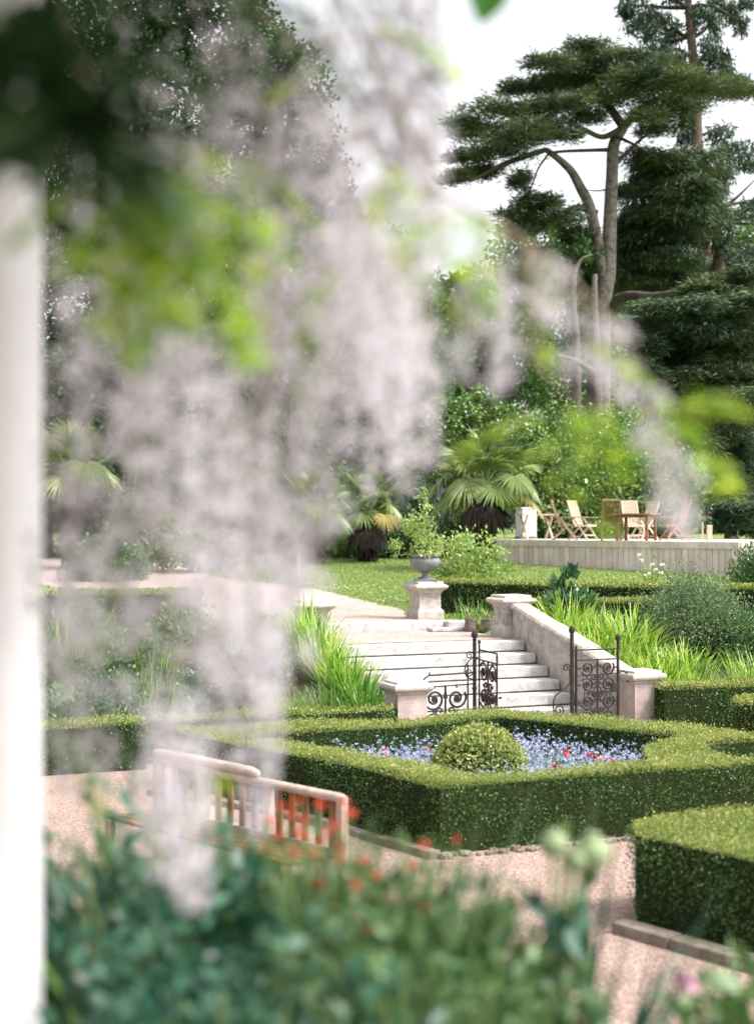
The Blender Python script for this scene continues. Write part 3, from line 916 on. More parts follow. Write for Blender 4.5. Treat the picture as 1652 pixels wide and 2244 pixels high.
# right wing wall with sloping coping in two lengths
def wing(u, sgn, label):
    t = thing('wing_wall', label, 'wall', UV(u, 2, 0), TH, 'sloping walls flanking the steps')
    b = Buf()
    zt = lambda v: .70 + (v - .25) * (1.50 - .70) / 3.2
    w = .12
    vs_ = []
    for v in (.22, 3.47):
        vs_ += [(-w, v - 2, -.1), (w, v - 2, -.1), (w, v - 2, zt(v)), (-w, v - 2, zt(v))]
    b.add(vs_, [[0, 1, 2, 3], [7, 6, 5, 4], [0, 4, 5, 1], [1, 5, 6, 2], [2, 6, 7, 3], [3, 7, 4, 0]])
    part('wall_body', b, M_stone, t, local=True)
    for a, c, dz in ((.2, 1.2, 0), (1.215, 2.35, .015), (2.365, 3.47, .0)):
        b = Buf()
        # rounded coping section swept along the slope
        sec = [(-.17, 0), (-.175, .05), (-.15, .085), (-.06, .105), (.06, .105), (.15, .085), (.175, .05), (.17, 0)]
        k = len(sec); vv = [(x, a - 2, zt(a) + z + dz) for x, z in sec] + [(x, c - 2, zt(c) + z + dz) for x, z in sec]
        b.add(vv, [[i, i + k, (i + 1) % k + k, (i + 1) % k] for i in range(k)])
        b.add(vv, [[0, 1, 6, 7], [1, 2, 5, 6], [2, 3, 4, 5], [8, 15, 14, 9], [9, 14, 13, 10], [10, 13, 12, 11]])
        part('coping', b, M_cope, t, local=True)
wing(1.76, 1, 'weathered sloping wall with mossy coping down the right side of the steps')

# two log planters by the top step
for k, (u, v, lab) in enumerate(((1.66, 5.02, 'left of two old grey log pots at the stair top'), (1.90, 4.86, 'right of two old grey log pots, next to the stair pedestal'))):
    q = UV(u, v, 1.03)
    t = thing('log_pot', lab, 'log pot', q, .4 * k, 'log pots at the stair top')
    b = Buf(); b.lathe([(.0, .0), (.11, 0), (.118, .08), (.108, .17), (.116, .215), (.105, .225), (.09, .2), (0, .195)], 14, rnd=.5); part('pot_body', b, M_log, t, False, True)
    b = Buf(); n = 40; b.blades(np.tile([0, 0, .19], (n, 1)) + rng.normal(0, .04, (n, 3)) * [1, 1, 0], rng.random(n) * 6.28, rng.uniform(.2, .38, n), .014, rng.uniform(.2, .6, n), rng.uniform(.6, 1.6, n), 4)
    part('leaves', b, L_ornam, t, local=True)


# ---------------------------------------------------------------- iron gates
def spiral(c, r, turns, a0, sgn, ax, az, n=26):
    t = np.linspace(0, 1, n)
    a = a0 + sgn * turns * 2 * math.pi * t
    rr = r * (1 - .82 * t)
    return np.array([c + ax * (rr[i] * math.cos(a[i])) + az * (rr[i] * math.sin(a[i])) for i in range(n)])


def rosette(b, c, r, ax, az):
    k = 10; nrmv = np.cross(ax, az)
    for i in range(k):
        a = i * 2 * math.pi / k
        d = ax * math.cos(a) + az * math.sin(a)
        b.tube([c + d * r * .2, c + d * r * .65, c + d * r], [r * .18, r * .24, r * .08], 6)
    b.tube([c - nrmv * r * .35, c, c + nrmv * r * .35], [r * .25, r * .42, r * .2], 8)


def ironwork(b, rb, p0, ax, w, z0, z1, rows, tr=.015):
    """scrolls with rosettes filling a panel; rb takes the rosettes"""
    az = np.array([0, 0, 1.0]); H = z1 - z0; cw = w / 2; ch = H / rows; r = min(cw, ch) * .44
    for i in range(2):
        for j in range(rows):
            c = p0 + ax * (cw * (i + .5)) + az * (z0 + ch * (j + .5))
            s = 1 if (i + j) % 2 else -1
            b.tube(spiral(c, r, 1.6, (math.pi if i == 0 else 0) + (.6 if j % 2 else -.6), s, ax, az), tr, 6)
            rosette(rb, c, r * .36, ax, az)
            # bars that step round the scrolls
            b.tube([c + ax * (r * (1 if i == 0 else -1)), c + ax * ((cw * .5) * (1 if i == 0 else -1)) + az * ch * .3, c + ax * ((cw * .5) * (1 if i == 0 else -1)) + az * ch * .5], tr * .9, 5)
            b.tube([c - az * r, c - az * ch * .5], tr * .9, 5)
            b.tube([c + az * r * .98, c + az * ch * .5], tr * .9, 5)
            e = -1 if i == 0 else 1
            b.tube([c + ax * r * e * .95, c + ax * cw * .5 * e], tr * .9, 5)
    for j in range(1, rows):
        z = z0 + ch * j
        for s in (-1, 1):
            c = p0 + ax * (w / 2 + s * r * .55) + az * z
            b.tube(spiral(c, r * .55, 1.3, 0 if s < 0 else math.pi, s, ax, az, 18), tr * .8, 5)
    b.tube([p0 + ax * w / 2 + az * z0, p0 + ax * w / 2 + az * z1], tr, 6)


def pinecone(b, c, r=.04, h=.11):
    b.lathe([(.012, -.03), (.03, -.025), (.018, -.01), (r * .7, 0), (r, h * .3), (r * .92, h * .55), (r * .6, h * .82), (.004, h)], 12, c)
    for j in range(6):
        for i in range(9):
            a = (i + .5 * (j % 2)) * 2 * math.pi / 9; z = h * (.08 + .14 * j); rr = np.interp(z, [0, h * .3, h * .55, h * .82, h], [r * .7, r, r * .92, r * .6, 0.004])
            d = np.array([math.cos(a), math.sin(a), .5])
            b.tube([np.array(c) + [rr * math.cos(a) * .9, rr * math.sin(a) * .9, z], np.array(c) + np.array([rr * math.cos(a) * 1.12, rr * math.sin(a) * 1.12, z + h * .09])], [.009, .003], 4)


lineX = lambda x: O[0] + 0  # unused plan helper kept simple
AX = np.array([U[0], U[1], 0.0])
def on_line(u):
    return UV(u, -.02, 0)
uL = -.80; uR = .69; uE = 1.40
# left fixed panel + post
pL = on_line(uL); g0 = on_line(-1.56)
t = thing('fixed_gate_panel', 'low black scrollwork iron panel fixed between the left pier and its tall finial post', 'iron panel', pL)
b = Buf(); b.tube([pL, pL + [0, 0, 1.33]], .026, 10); b.lathe([(.021, 0), (.034, .004), (.034, .03), (.021, .036)], 12, pL + [0, 0, .66]); b.lathe([(.021, 0), (.03, .004), (.03, .02), (.021, .026)], 12, pL + [0, 0, 1.26])
post = part('post', b, M_iron, t)
b = Buf(); pinecone(b, pL + [0, 0, 1.35]); part('finial', b, M_iron, post, True)
b = Buf(); W = np.linalg.norm(pL - g0)
b.tube([g0 + AX * -.02 + [0, 0, .76], g0 + AX * .03 + [0, 0, .84], g0 + AX * .09 + [0, 0, .875], pL + [0, 0, .89]], .012, 8)
b.tube([g0 + [0, 0, .72], pL + [0, 0, .74]], .010, 8); b.tube([g0 + [0, 0, .06], pL + [0, 0, .06]], .012, 8)
b.tube([g0 + AX * .0 + [0, 0, .05], g0 + [0, 0, .72]], .010, 8); b.tube([pL - AX * .1 + [0, 0, .05], pL - AX * .1 + [0, 0, 1.0]], .011, 8)
b.tube([g0 + AX * .1 + [0, 0, .87], g0 + AX * .1 + [0, 0, .93]], [.016, .004], 8)
part('rails', b, M_iron, t)
b = Buf(); rb = Buf(); ironwork(b, rb, g0, AX, W - .1, .07, .72, 2, .016)
c = g0 + AX * (W - .1) / 2 + [0, 0, .28]; rosette(rb, c, .075, AX, np.array([0, 0, 1.0]))
part('scrollwork', b, M_iron, t); part('rosettes', rb, M_iron, t)
b = Buf()
z_ = np.array([0, 0, 1.0])
b.tube(spiral(pL - AX * .075 + z_ * 1.12, .055, 1.4, math.pi * .1, 1, AX, z_), .009, 6)
b.tube([pL - AX * .02 + z_ * 1.1, pL - AX * .09 + z_ * 1.04, pL - AX * .14 + z_ * .98, pL - AX * .15 + z_ * .90, pL - AX * .11 + z_ * .83, pL - AX * .03 + z_ * .80], .009, 6)
b.tube(spiral(pL - AX * .085 + z_ * .90, .06, 1.4, -.5, -1, AX, z_), .009, 6)
part('bracket_scroll', b, M_iron, t)
# open left leaf, seen nearly edge-on (swung towards the viewer)
h0 = pL + AX * .07
dl = nrm(np.array([1.50 + .03, 18.98, 0]) - np.array([h0[0], h0[1], 0])); Wl = .66
t = thing('gate_leaf', 'narrow-looking rusty iron gate leaf standing open edge-on beside the left post', 'gate', h0)
b = Buf()
for s, zt in ((0, 1.27), (Wl, 1.2)):
    b.tube([h0 + dl * s + z_ * .04, h0 + dl * s + z_ * zt], .013, 8)
b.tube([h0 + z_ * 1.19, h0 + dl * Wl + z_ * 1.19], .012, 8); b.tube([h0 + z_ * 1.06, h0 + dl * Wl + z_ * 1.06], .010, 8); b.tube([h0 + z_ * .08, h0 + dl * Wl + z_ * .08], .012, 8)
b.tube([h0 - AX * .07 + z_ * 1.08, h0 + z_ * 1.08], .018, 8); b.tube([h0 - AX * .07 + z_ * .15, h0 + z_ * .15], .018, 8)
b.lathe([(.0, 0), (.02, .008), (.026, .025), (.018, .045), (.0, .055)], 10, h0 + z_ * 1.27)
part('frame', b, M_iron, t)
b = Buf(); rb = Buf(); ironwork(b, rb, h0, dl, Wl, .09, 1.06, 3); 
b.tube(spiral(h0 + dl * Wl / 2 + z_ * .57, .16, 1.2, 0, 1, dl, z_, 30), .008, 5); b.tube(spiral(h0 + dl * Wl / 2 + z_ * .57, .16, 1.2, math.pi, 1, dl, z_, 30), .008, 5)
part('scrollwork', b, M_iron2, t); part('rosettes', rb, M_iron, t)
b = Buf(); e = h0 + dl * Wl + z_ * .62; b.tube([e, e + AX * .04], .008, 6); b.lathe([(0, -.02), (.018, -.012), (.02, 0), (.018, .012), (0, .02)], 8, e + AX * .05)
part('knob', b, M_iron, t)
# right post and leaf swung against the right side
pR = on_line(uR); pE = on_line(uE)
t = thing('gate_post', 'tall black iron post with pinecone finial right of the gateway, with a side scroll', 'gate post', pR)
b = Buf(); b.tube([pR, pR + z_ * 1.36], .027, 10); b.lathe([(.022, 0), (.035, .004), (.035, .03), (.022, .036)], 12, pR + z_ * 1.05); b.tube([pR + AX * .06 + z_ * .02, pR + AX * .06 + z_ * 1.18], .011, 8)
part('post_shaft', b, M_iron, t)
b = Buf(); pinecone(b, pR + z_ * 1.37); part('finial', b, M_iron, t, True)
b = Buf()
sc = np.array([pR - AX * q[0] + z_ * q[1] for q in ((.02, .62), (.05, .66), (.07, .72), (.06, .80), (.045, .86))])
b.tube(spiral(pR - AX * .085 + z_ * .90, .055, 1.4, 0.0, 1, AX, z_), .011, 6)
b.tube(np.array([pR - AX * q[0] + z_ * q[1] for q in ((.035, .88), (.03, .78), (.03, .70), (.07, .64), (.12, .61), (.135, .585), (.20, .565), (.25, .53), (.285, .46), (.29, .36), (.27, .27), (.22, .215))]), .011, 6)
b.tube(spiral(pR - AX * .205 + z_ * .32, .085, 1.5, -math.pi * .6, 1, AX, z_, 30), .011, 6)
b.tube([pR - AX * .215 + z_ * .235, pR - AX * .215 + z_ * .2], .012, 6)
part('side_scroll', b, M_iron2, t)
h0 = pR + AX * .045 - np.array([V[0], V[1], 0]) * .05; Wr = uE - uR - .05
t = thing('gate_leaf', 'square iron gate leaf of dense scrolls folded back before the right pier', 'gate', h0)
b = Buf()
b.tube([h0 + z_ * .03, h0 + z_ * 1.2], .012, 8); b.tube([h0 + AX * Wr + z_ * .02, h0 + AX * Wr + z_ * 1.24], .021, 8)
b.tube([h0 - AX * .06 + z_ * 1.14, h0 + AX * (Wr + .04) + z_ * 1.14], .011, 8); b.tube([h0 + z_ * 1.0, h0 + AX * Wr + z_ * 1.0], .010, 8); b.tube([h0 + z_ * .07, h0 + AX * Wr + z_ * .07], .012, 8)
b.tube([h0 + z_ * .78, h0 + AX * Wr + z_ * .80], .007, 8)
part('frame', b, M_iron2, t)
b = Buf(); pinecone(b, h0 + AX * Wr + z_ * 1.25, .036, .1); part('finial', b, M_iron, t, True)
b = Buf(); rb = Buf(); ironwork(b, rb, h0, AX, Wr, .08, 1.0, 4, .0155)
cc = h0 + AX * Wr / 2 + z_ * .52
for s in (-1, 1):
    b.tube(spiral(cc + AX * s * .06, .15, 1.3, math.pi / 2, s, AX, z_, 34), .010, 6)
    b.tube(spiral(cc + AX * s * .05 + z_ * .03, .11, 1.2, -math.pi / 2, s, AX, z_, 30), .008, 6)
b.tube([cc + AX * .24 * math.cos(a) * .85 + z_ * .24 * math.sin(a) for a in np.linspace(0, 2 * math.pi, 36)], .009, 6)
part('scrollwork', b, M_iron, t); part('rosettes', rb, M_iron2, t)
b = Buf(); b.box(h0 + AX * (Wr - .06) + z_ * .60, (.09, .03, .12), np.array([[U[0], -U[1], 0], [U[1], U[0], 0], [0, 0, 1]])); part('lock_box', b, M_iron2, t)
b = Buf(); q0 = h0 + AX * Wr + z_ * .80
b.tube([q0, q0 + AX * .08 + z_ * .03, q0 + AX * .15 - z_ * .01, q0 + AX * .18 - z_ * .08, q0 + AX * .15 - z_ * .13], .013, 8); part('catch', b, M_iron2, t)


# ================================================================ BANK PLANTING
def strap_clump(name, c, rx, ry, n, L, W, label, lm, lean=.25, droop=.9, cat='plant', group=None, seg=4, tilt=None):
    c = np.asarray(c, float)
    t = thing(name, label, cat, c, 0, group)
    a = rng.random(n) * 6.28; r = np.sqrt(rng.random(n))
    x = c[0] + np.cos(a) * r * rx; y = c[1] + np.sin(a) * r * ry
    z = ground_z(x, y) if c[2] < 1.9 and c[1] > 6 else np.full(n, c[2])
    az = a + rng.normal(0, .9, n)
    ln = rng.uniform(.55, 1.1, n) * L * (1 - .25 * r)
    b = Buf(); b.blades(np.stack([x, y, z], 1), az, ln, rng.uniform(.6, 1.2, n) * W, rng.uniform(0, lean, n) + .35 * r * lean / .25 * .5, rng.uniform(.1, 1.0, n) ** 1.5 * droop * 1.6, seg)
    part('leaves', b, lm, t)
    return t


def at(x, y, D):
    q = P(x, y, D); return np.array([q[0], D, float(ground_z(q[0], D))])


# right of the wing wall; (u, v) is the stair's own plan grid
def uvg(u, v):
    q = UV(u, v); q[2] = float(ground_z(q[0], q[1])); return q
GB = 'bright strap-leaved clumps on the banks'
for (u, v, rx, n, L, lab) in ((2.45, 3.0, .42, 520, .95, 'bright strap-leaved clump just right of the sloping coping, highest beside the steps'),
                              (2.5, 2.2, .42, 520, .92, 'bright strap-leaved clump right of the middle of the sloping coping'),
                              (3.2, 2.5, .45, 560, 1.0, 'tall bright green strap-leaved clump in the middle of the right bank'),
                              (3.1, 1.6, .45, 520, .85, 'strap-leaved clump on the right bank above the right pier'),
                              (3.75, 1.7, .42, 480, .85, 'strap-leaved clump at the right end of the bright bank'),
                              (2.4, 1.3, .33, 380, .72, 'arching strap leaves directly behind the right gate pier'),
                              (2.85, .9, .32, 360, .62, 'arching strap leaves low right of the right gate pier cap'),
                              (3.4, 1.0, .32, 320, .62, 'lowest arching strap leaves behind the right hedge')):
    strap_clump('strap_leaf_plant', uvg(u, v), rx, .4, int(n * .8), L, .036, lab, L_croc, .35, 1.0, group=GB)
strap_clump('strap_leaf_plant', uvg(2.12, 2.7), .18, .5, 160, .8, .034, 'strap leaves leaning over the sloping coping', L_croc, .4, 1.0, group=GB)
strap_clump('ornamental_grass', uvg(4.0, 1.2), .4, .35, 1100, .7, .008, 'fine pale arching grass at the right end of the bright strap leaves', L_ornam, .5, 1.3)
strap_clump('strap_leaf_plant', at(1645, 0, 23.0), .3, .4, 260, .85, .026, 'strap-leaved clump at the right edge of the view', L_croc, .3, .7, group=GB)
for (u, v, rx, n, L, W, lm, lab) in ((-2.05, 3.0, .36, 520, 1.05, .026, L_croc, 'tall bright strap leaves at the top of the left bank, below the left stair pedestal'),
                                     (-1.98, 2.4, .34, 520, 1.1, .028, L_croc, 'tall bright strap leaves pressed against the upper left end of the steps'),
                                     (-1.92, 1.85, .32, 500, 1.1, .030, L_croc, 'bright strap leaves left of the middle of the steps'),
                                     (-1.92, 1.3, .30, 480, 1.05, .034, L_croc2, 'broad drooping leaves against the lower left end of the steps'),
                                     (-2.0, .75, .28, 420, .95, .034, L_croc2, 'broad drooping leaves right behind the left gate pier'),
                                     (-2.45, 1.0, .32, 360, .85, .032, L_croc2, 'broad drooping leaves in front of the bright strap leaves on the left'),
                                     (-3.1, 2.4, .45, 420, .85, .022, L_croc, 'strap leaves on the left bank seen at the edge of the wisteria')):
    strap_clump('strap_leaf_plant', uvg(u, v), rx, .34, int(n * .8), L, W * 1.25, lab, lm, .32, 1.0, group=GB)
strap_clump('ornamental_grass', uvg(-3.0, .9), .5, .35, 1900, .8, .009, 'soft feathery grass clump behind the low hedge left of the steps', L_ornam, .5, 1.2)
strap_clump('ornamental_grass', uvg(-3.9, 1.0), .5, .3, 1300, .72, .009, 'soft feathery grass half hidden by wisteria on the left bank', L_ornam, .5, 1.2)
strap_clump('strap_leaf_plant', at(345, 0, 19.0), .5, .35, 260, 1.0, .024, 'upright sword leaves standing tall at the far left bank', L_croc, .15, .3)
strap_clump('strap_leaf_plant', at(1030, 0, 25.6), .26, .2, 60, .62, .016, 'sparse iris-like leaves behind the top step', L_croc2, .15, .5)
strap_clump('strap_leaf_plant', at(1065, 0, 25.2), .25, .2, 150, .4, .02, 'pale arching leaf tuft behind the log pots', L_ornam, .5, 1.6)
# low leafy cover over the bank soil
n = 70000; q = np.stack([rng.uniform(-9, 11, n), rng.uniform(14, 28, n)], 1)
uu = (q - O) @ U; v_ = (q - O) @ V
q = q[(v_ > .55) & (v_ < 4.5) & (np.abs(uu) > 2.05)]; n = len(q)
dl = rand_dirs(n); dl[:, 2] = np.abs(dl[:, 2]) + .2
b = Buf(); b.leaves(np.stack([q[:, 0], q[:, 1], ground_z(q[:, 0], q[:, 1]) + .04 + .14 * rng.random(n) * (1 + np.sin(q[:, 0] * 3) * np.sin(q[:, 1] * 4))], 1), dl, rand_dirs(n), rng.uniform(.04, .09, n), .035)
struct('ground_cover', b, L_fern, 'stuff', 'low leafy ground cover over the planted banks either side of the steps', 'ground cover')
for (x, D, rx, h, n, lm, lab) in ((200, 19.0, .9, .75, 4500, L_fern, 'leafy shrub at the far left of the bank behind the white post'),
                                  (300, 18.4, .7, .60, 4500, L_grey, 'silvery-green bushy perennial on the left bank'),
                                  (420, 18.7, .7, .62, 4500, L_blue, 'blue-green bushy perennial on the left bank'),
                                  (520, 20.4, .7, .75, 4500, L_grey, 'grey-green shrub high on the left bank behind the grasses'),
                                  (130, 18.0, .7, .9, 3500, L_fern, 'tall leafy rose bush at the left edge')):
    shrub('bank_shrub', at(x, 0, D), rx, .5, h, lab, lm, n, .07)
for (u, v, rx, h, n, lm, sz, lab) in ((-5.0, 2.3, .55, .75, 3000, L_fern, .09, 'leafy green perennial high on the left bank beside the sword leaves'), (-4.4, 1.5, .5, .62, 3000, L_blue, .09, 'lush dark-leaved perennial in the middle of the left bank'),
                                  (-5.3, 1.3, .5, .62, 3000, L_blue, .10, 'lush lobed-leaved perennial low on the left bank'), (-6.1, 2.0, .55, .72, 3000, L_fern, .09, 'mid-green bushy perennial at the left of the bank'),
                                  (-6.9, 1.5, .55, .8, 3000, L_mid, .10, 'rose bush with red blooms near the left end of the bank'), (-4.0, 2.9, .5, .7, 2600, L_grey, .08, 'sage-green bush high on the left bank under the racemes'),
                                  (-6.4, 3.1, .6, .7, 2600, L_mid, .10, 'green bush at the top of the left bank below the dark hedge'), (-5.3, 3.2, .5, .6, 2400, L_fern, .09, 'fresh green bush below the dark hedge on the left')):
    tt_ = shrub('bank_shrub', uvg(u, v), rx, .45, h, lab, lm, n, sz)
    if 'red blooms' in lab:
        for i in range(9):
            q = uvg(u, v) + [rng.uniform(-.4, .4), -.3, rng.uniform(.35, .85)]; b = Buf(); flower_head(b, q, .05, 16); part('bloom', b, L_red, tt_)
for (u, v, lab) in ((-4.7, 1.9, 'bright sword-leaved tuft rising among the left bank perennials'), (-5.7, 2.6, 'bright sword-leaved tuft near the top of the left bank')):
    strap_clump('strap_leaf_plant', uvg(u, v), .25, .25, 160, 1.0, .026, lab, L_croc, .15, .4, group=GB)
# right shrubs
shrub('rounded_shrub', at(1520, 0, 24.2), .85, .75, 1.12, 'tall dense rounded grey-green shrub right of the strap leaves', L_grey, 26000, .042, ragged=.2)
shrub('rounded_shrub', at(1600, 0, 24.0), .6, .5, .85, 'loose grey-green shrub at the right end of the bank', L_fern, 9000, .05, ragged=.35)
shrub('lavender_bush', at(1590, 0, 21.6), .5, .4, .62, 'wispy blue-grey lavender bush behind the right hedge', L_grey, 3000, .05, asp=.2, ragged=.5, upness=1.4)
shrub('peony', at(1232, 0, 24.2), .42, .4, .66, 'dark glossy-leaved peony behind the upper right stair pedestal', leafmat('peony_leaf', [(0.02, 0.07, 0.03), (0.05, 0.13, 0.05), (0.12, 0.24, 0.1)], .15, .4, .5), 1500, .17, asp=.36, ragged=.5)
shrub('rose_bush', at(1425, 0, 31.5), .38, .3, .78, 'thin rose bush with white blooms in front of the timber deck', L_lime, 330, .06, ragged=.9, stems=12)
b = Buf()
for (x, y) in ((1400, 1218), (1428, 1238), (1436, 1250), (1447, 1256), (1415, 1262), (1450, 1238), (1403, 1228), (1422, 1258)):
    b = Buf(); flower_head(b, P(x, y, 31.4), .055, 12); part('bloom', b, L_cream, bpy.data.objects['rose_bush'])

for x, y, D in ((1178, 1312, 24.0), (1218, 1292, 24.1)):
    pass

# ================================================================ DECK AND FURNITURE
dA = np.array([3.75, 42.8]); dB = np.array([9.05, 37.0]); dd_ = dB - dA; dL = np.linalg.norm(dd_); dd_ = dd_ / dL; dn = np.array([-dd_[1], dd_[0]])
if dn[1] < 0: dn = -dn
t = thing('timber_deck', 'raised silver-grey timber deck faced with vertical boards behind the lawn', 'deck', (*dA, 1.6))
ztop = 2.42
b = Buf(); x = 0; k = 0
ang = math.atan2(dd_[1], dd_[0]); Md = np.array([[math.cos(ang), -math.sin(ang), 0], [math.sin(ang), math.cos(ang), 0], [0, 0, 1]])
while x < dL + 1.2:
    w = .19; p = dA - dd_ * 1.0 + dd_ * (x + w / 2)
    b.box((p[0] + dn[0] * .02, p[1] + dn[1] * .02, (1.45 + ztop - .17) / 2), (w - .016, .03, ztop - .17 - 1.45), Md, rng.random()); x += w
def _bd(nt, bs):
    at_ = nt.nodes.new('ShaderNodeAttribute'); at_.attribute_name = 'rnd'
    r = ramp(nt, [(0, (0.56, 0.45, 0.46)), (.5, (0.66, 0.56, 0.57)), (1, (0.72, 0.64, 0.65))]); nt.links.new(at_.outputs['Fac'], r.inputs[0])
    n = noise(nt, 3.0, 6, .7); r2 = ramp(nt, [(.3, (.8, .76, .74)), (.6, (1.05, 1.03, 1.02))]); nt.links.new(n.outputs[0], r2.inputs[0])
    nt.links.new(mixc(nt, r.outputs[0], r2.outputs[0], 1.0, 'MULTIPLY'), bs.inputs['Base Color']); bs.inputs['Roughness'].default_value = .85
part('face_boards', b, mat('deck_face_board', _bd), t)
b = Buf(); a = dA - dd_ * 1.0; c = dB + dd_ * .12
b.bar((*a, ztop - .09), (*c, ztop - .09), .045, .17); part('fascia_board', b, M_deck, t)
b = Buf(); m_ = (a + c) / 2 + dn * 2.6; b.box((m_[0], m_[1], ztop - .02), (np.linalg.norm(c - a), 5.1, .05), Md); part('deck_floor', b, M_deck, t)
b = Buf(); p = dB + dd_ * .12 + dn * .08; b.box((p[0], p[1], (1.45 + ztop) / 2), (.1, .1, ztop - 1.45 - .02), Md)
x = 0
while x < 4.5:
    q = dB + dd_ * .14 + dn * (x + .2); b.box((q[0], q[1], (1.45 + ztop - .05) / 2), (.03, .126, ztop - .05 - 1.45), Md); x += .138
part('end_boards', b, M_deck, t)


def chair(label, loc, rz, mm, ms):
    """folding slatted high-back garden chair, faces local -Y"""
    t = thing('garden_chair', label, 'chair', loc, rz, 'teak chairs on the deck')
    for s in (-1, 1):
        b = Buf(); b.bar((s * .27, -.30, 0), (s * .27, .20, .66), .035, .05); part('leg', b, mm, t, local=True)
        b = Buf(); b.bar((s * .24, .38, 0), (s * .24, -.10, .46), .035, .05); part('leg', b, mm, t, local=True)
        b = Buf(); b.bar((s * .29, -.28, .65), (s * .29, .30, .66), .055, .028); part('armrest', b, mm, t, local=True)
    b = Buf()
    for i in range(7):
        b.box((0, -.24 + i * .075, .43 - i * .008), (.48, .055, .02))
    b.bar((-.25, -.27, .40), (.25, -.27, .40), .03, .05); part('seat', b, mm, t, local=True)
    b = Buf(); lo = np.array([0, .17, .38]); hi = np.array([0, .42, 1.12])
    for s in (-1, 1):
        b.bar(lo + [s * .23, 0, 0], hi + [s * .23, 0, 0], .035, .045)
    b.bar(hi + [-.25, 0, 0], hi + [.25, 0, 0], .04, .06); b.bar(lo + [-.25, 0, .08], lo + [.25, .03, .08], .03, .05)
    fr = part('back_frame', b, mm, t, local=True)
    b = Buf()
    for i in range(9):
        x = -.19 + i * .0475
        b.bar(lo + [x, .02, .08], hi + [x, 0, 0], .027, .014)
    part('back_slats', b, ms, t, local=True)
    b = Buf(); b.bar((-.26, .30, .09), (.26, .30, .09), .03, .04); b.bar((-.26, -.2, .13), (.26, -.2, .13), .03, .04); part('stretcher', b, mm, t, local=True)
    return t


def ondeck(x, D):
    return ((x - 826) * D / FPX, D, ztop + .006)
# local -Y is where a chair faces
chair('brown high-backed teak chair, leftmost on the deck, turned right', ondeck(1240, 42.2), R(78), M_teak, M_teakd)
chair('pale teak chair between the leftmost chair and the tall brown-backed one', ondeck(1278, 42.6), R(50), M_teakp, M_teakp)
chair('large teak chair with brown slats, its back to the garden beside the table', ondeck(1338, 40.6), R(172), M_teak, M_teakd)
chair('pale slatted chair behind the table facing the garden', ondeck(1388, 42.6), R(10), M_teakp, M_teakp)
chair('reddish teak chair right of the table, turned left and blurred by the wisteria', ondeck(1474, 40.2), R(-80), M_teakr, M_teakr)
for (x, D, h) in ((1416, 43.5, 1.05),):
    pass
q = ondeck(1408, 43.9)
chair('pale chair at the back of the deck, only its top rail rising behind the table', q, R(-60), M_teakp, M_teakp)
q = ondeck(1393, 40.2)
t = thing('garden_table', 'weathered teak table in the middle of the deck chairs', 'table', q, R(-30))
b = Buf()
for i in range(9):
    b.box((0, -.40 + i * .1, .73), (1.1, .092, .03))
part('table_top', b, M_teak, t, local=True)
for sx in (-1, 1):
    for sy in (-1, 1):
        b = Buf(); b.bar((sx * .42, sy * .34, 0), (sx * .42, sy * .34, .70), .07, .07, (0, 1, 0)); part('leg', b, M_teakd, t, local=True)
b = Buf(); b.box((0, 0, .67), (.94, .76, .08)); part('apron', b, M_teakd, t, local=True)
q = ondeck(1175, 43.8)
t = thing('garden_table', 'small pale table beside the palm at the left end of the deck', 'table', q, R(15))
b = Buf(); b.box((0, 0, .74), (1.1, .8, .04)); part('table_top', b, M_teakp, t, local=True)
for sx in (-1, 1):
    b = Buf(); b.bar((sx * .4, -.3, 0), (sx * .4, .3, .72), .06, .05); b.bar((sx * .4, .3, 0), (sx * .4, -.3, .72), .06, .05); part('leg', b, M_teakp, t, local=True)
q = ondeck(1152, 45.0)
t = thing('garden_cabinet', 'white painted cabinet standing on the deck behind the palm', 'cabinet', q, R(20))
b = Buf(); b.box((0, 0, .5), (.5, .45, .86)); part('carcass', b, M_white, t, local=True)
for sx in (-1, 1):
    b = Buf(); b.box((sx * .12, -.237, .5), (.22, .02, .78)); part('door', b, M_whitecloth, t, local=True)
b = Buf(); b.box((0, 0, .95), (.6, .54, .035)); part('top', b, M_white, t, local=True)
b = Buf(); b.box((0, 0, .035), (.56, .44, .07)); part('plinth', b, M_lead, t, local=True)
for x, D, lab in ((1553, 38.4, 'short pale post at the right end of the deck'), (1538, 38.8, 'thin pale cane standing at the right end of the deck')):
    q = ondeck(x, D); w = .13 if x > 1545 else .04
    b = Buf(); b.sqlathe([(w / 2, 0), (w / 2, .40 if w > .1 else .5), (w / 2 * .8, .43 if w > .1 else .51)]); solo('wooden_post', b, M_teakp, lab, 'post', q, local=True)
q = at(655, 0, 37.5)
b = Buf(); b.sqlathe([(.035, -.1), (.035, .58), (.025, .6)]); solo('marker_post', b, M_white, 'short white marker post at the edge of the path behind the wisteria', 'post', q, local=True)


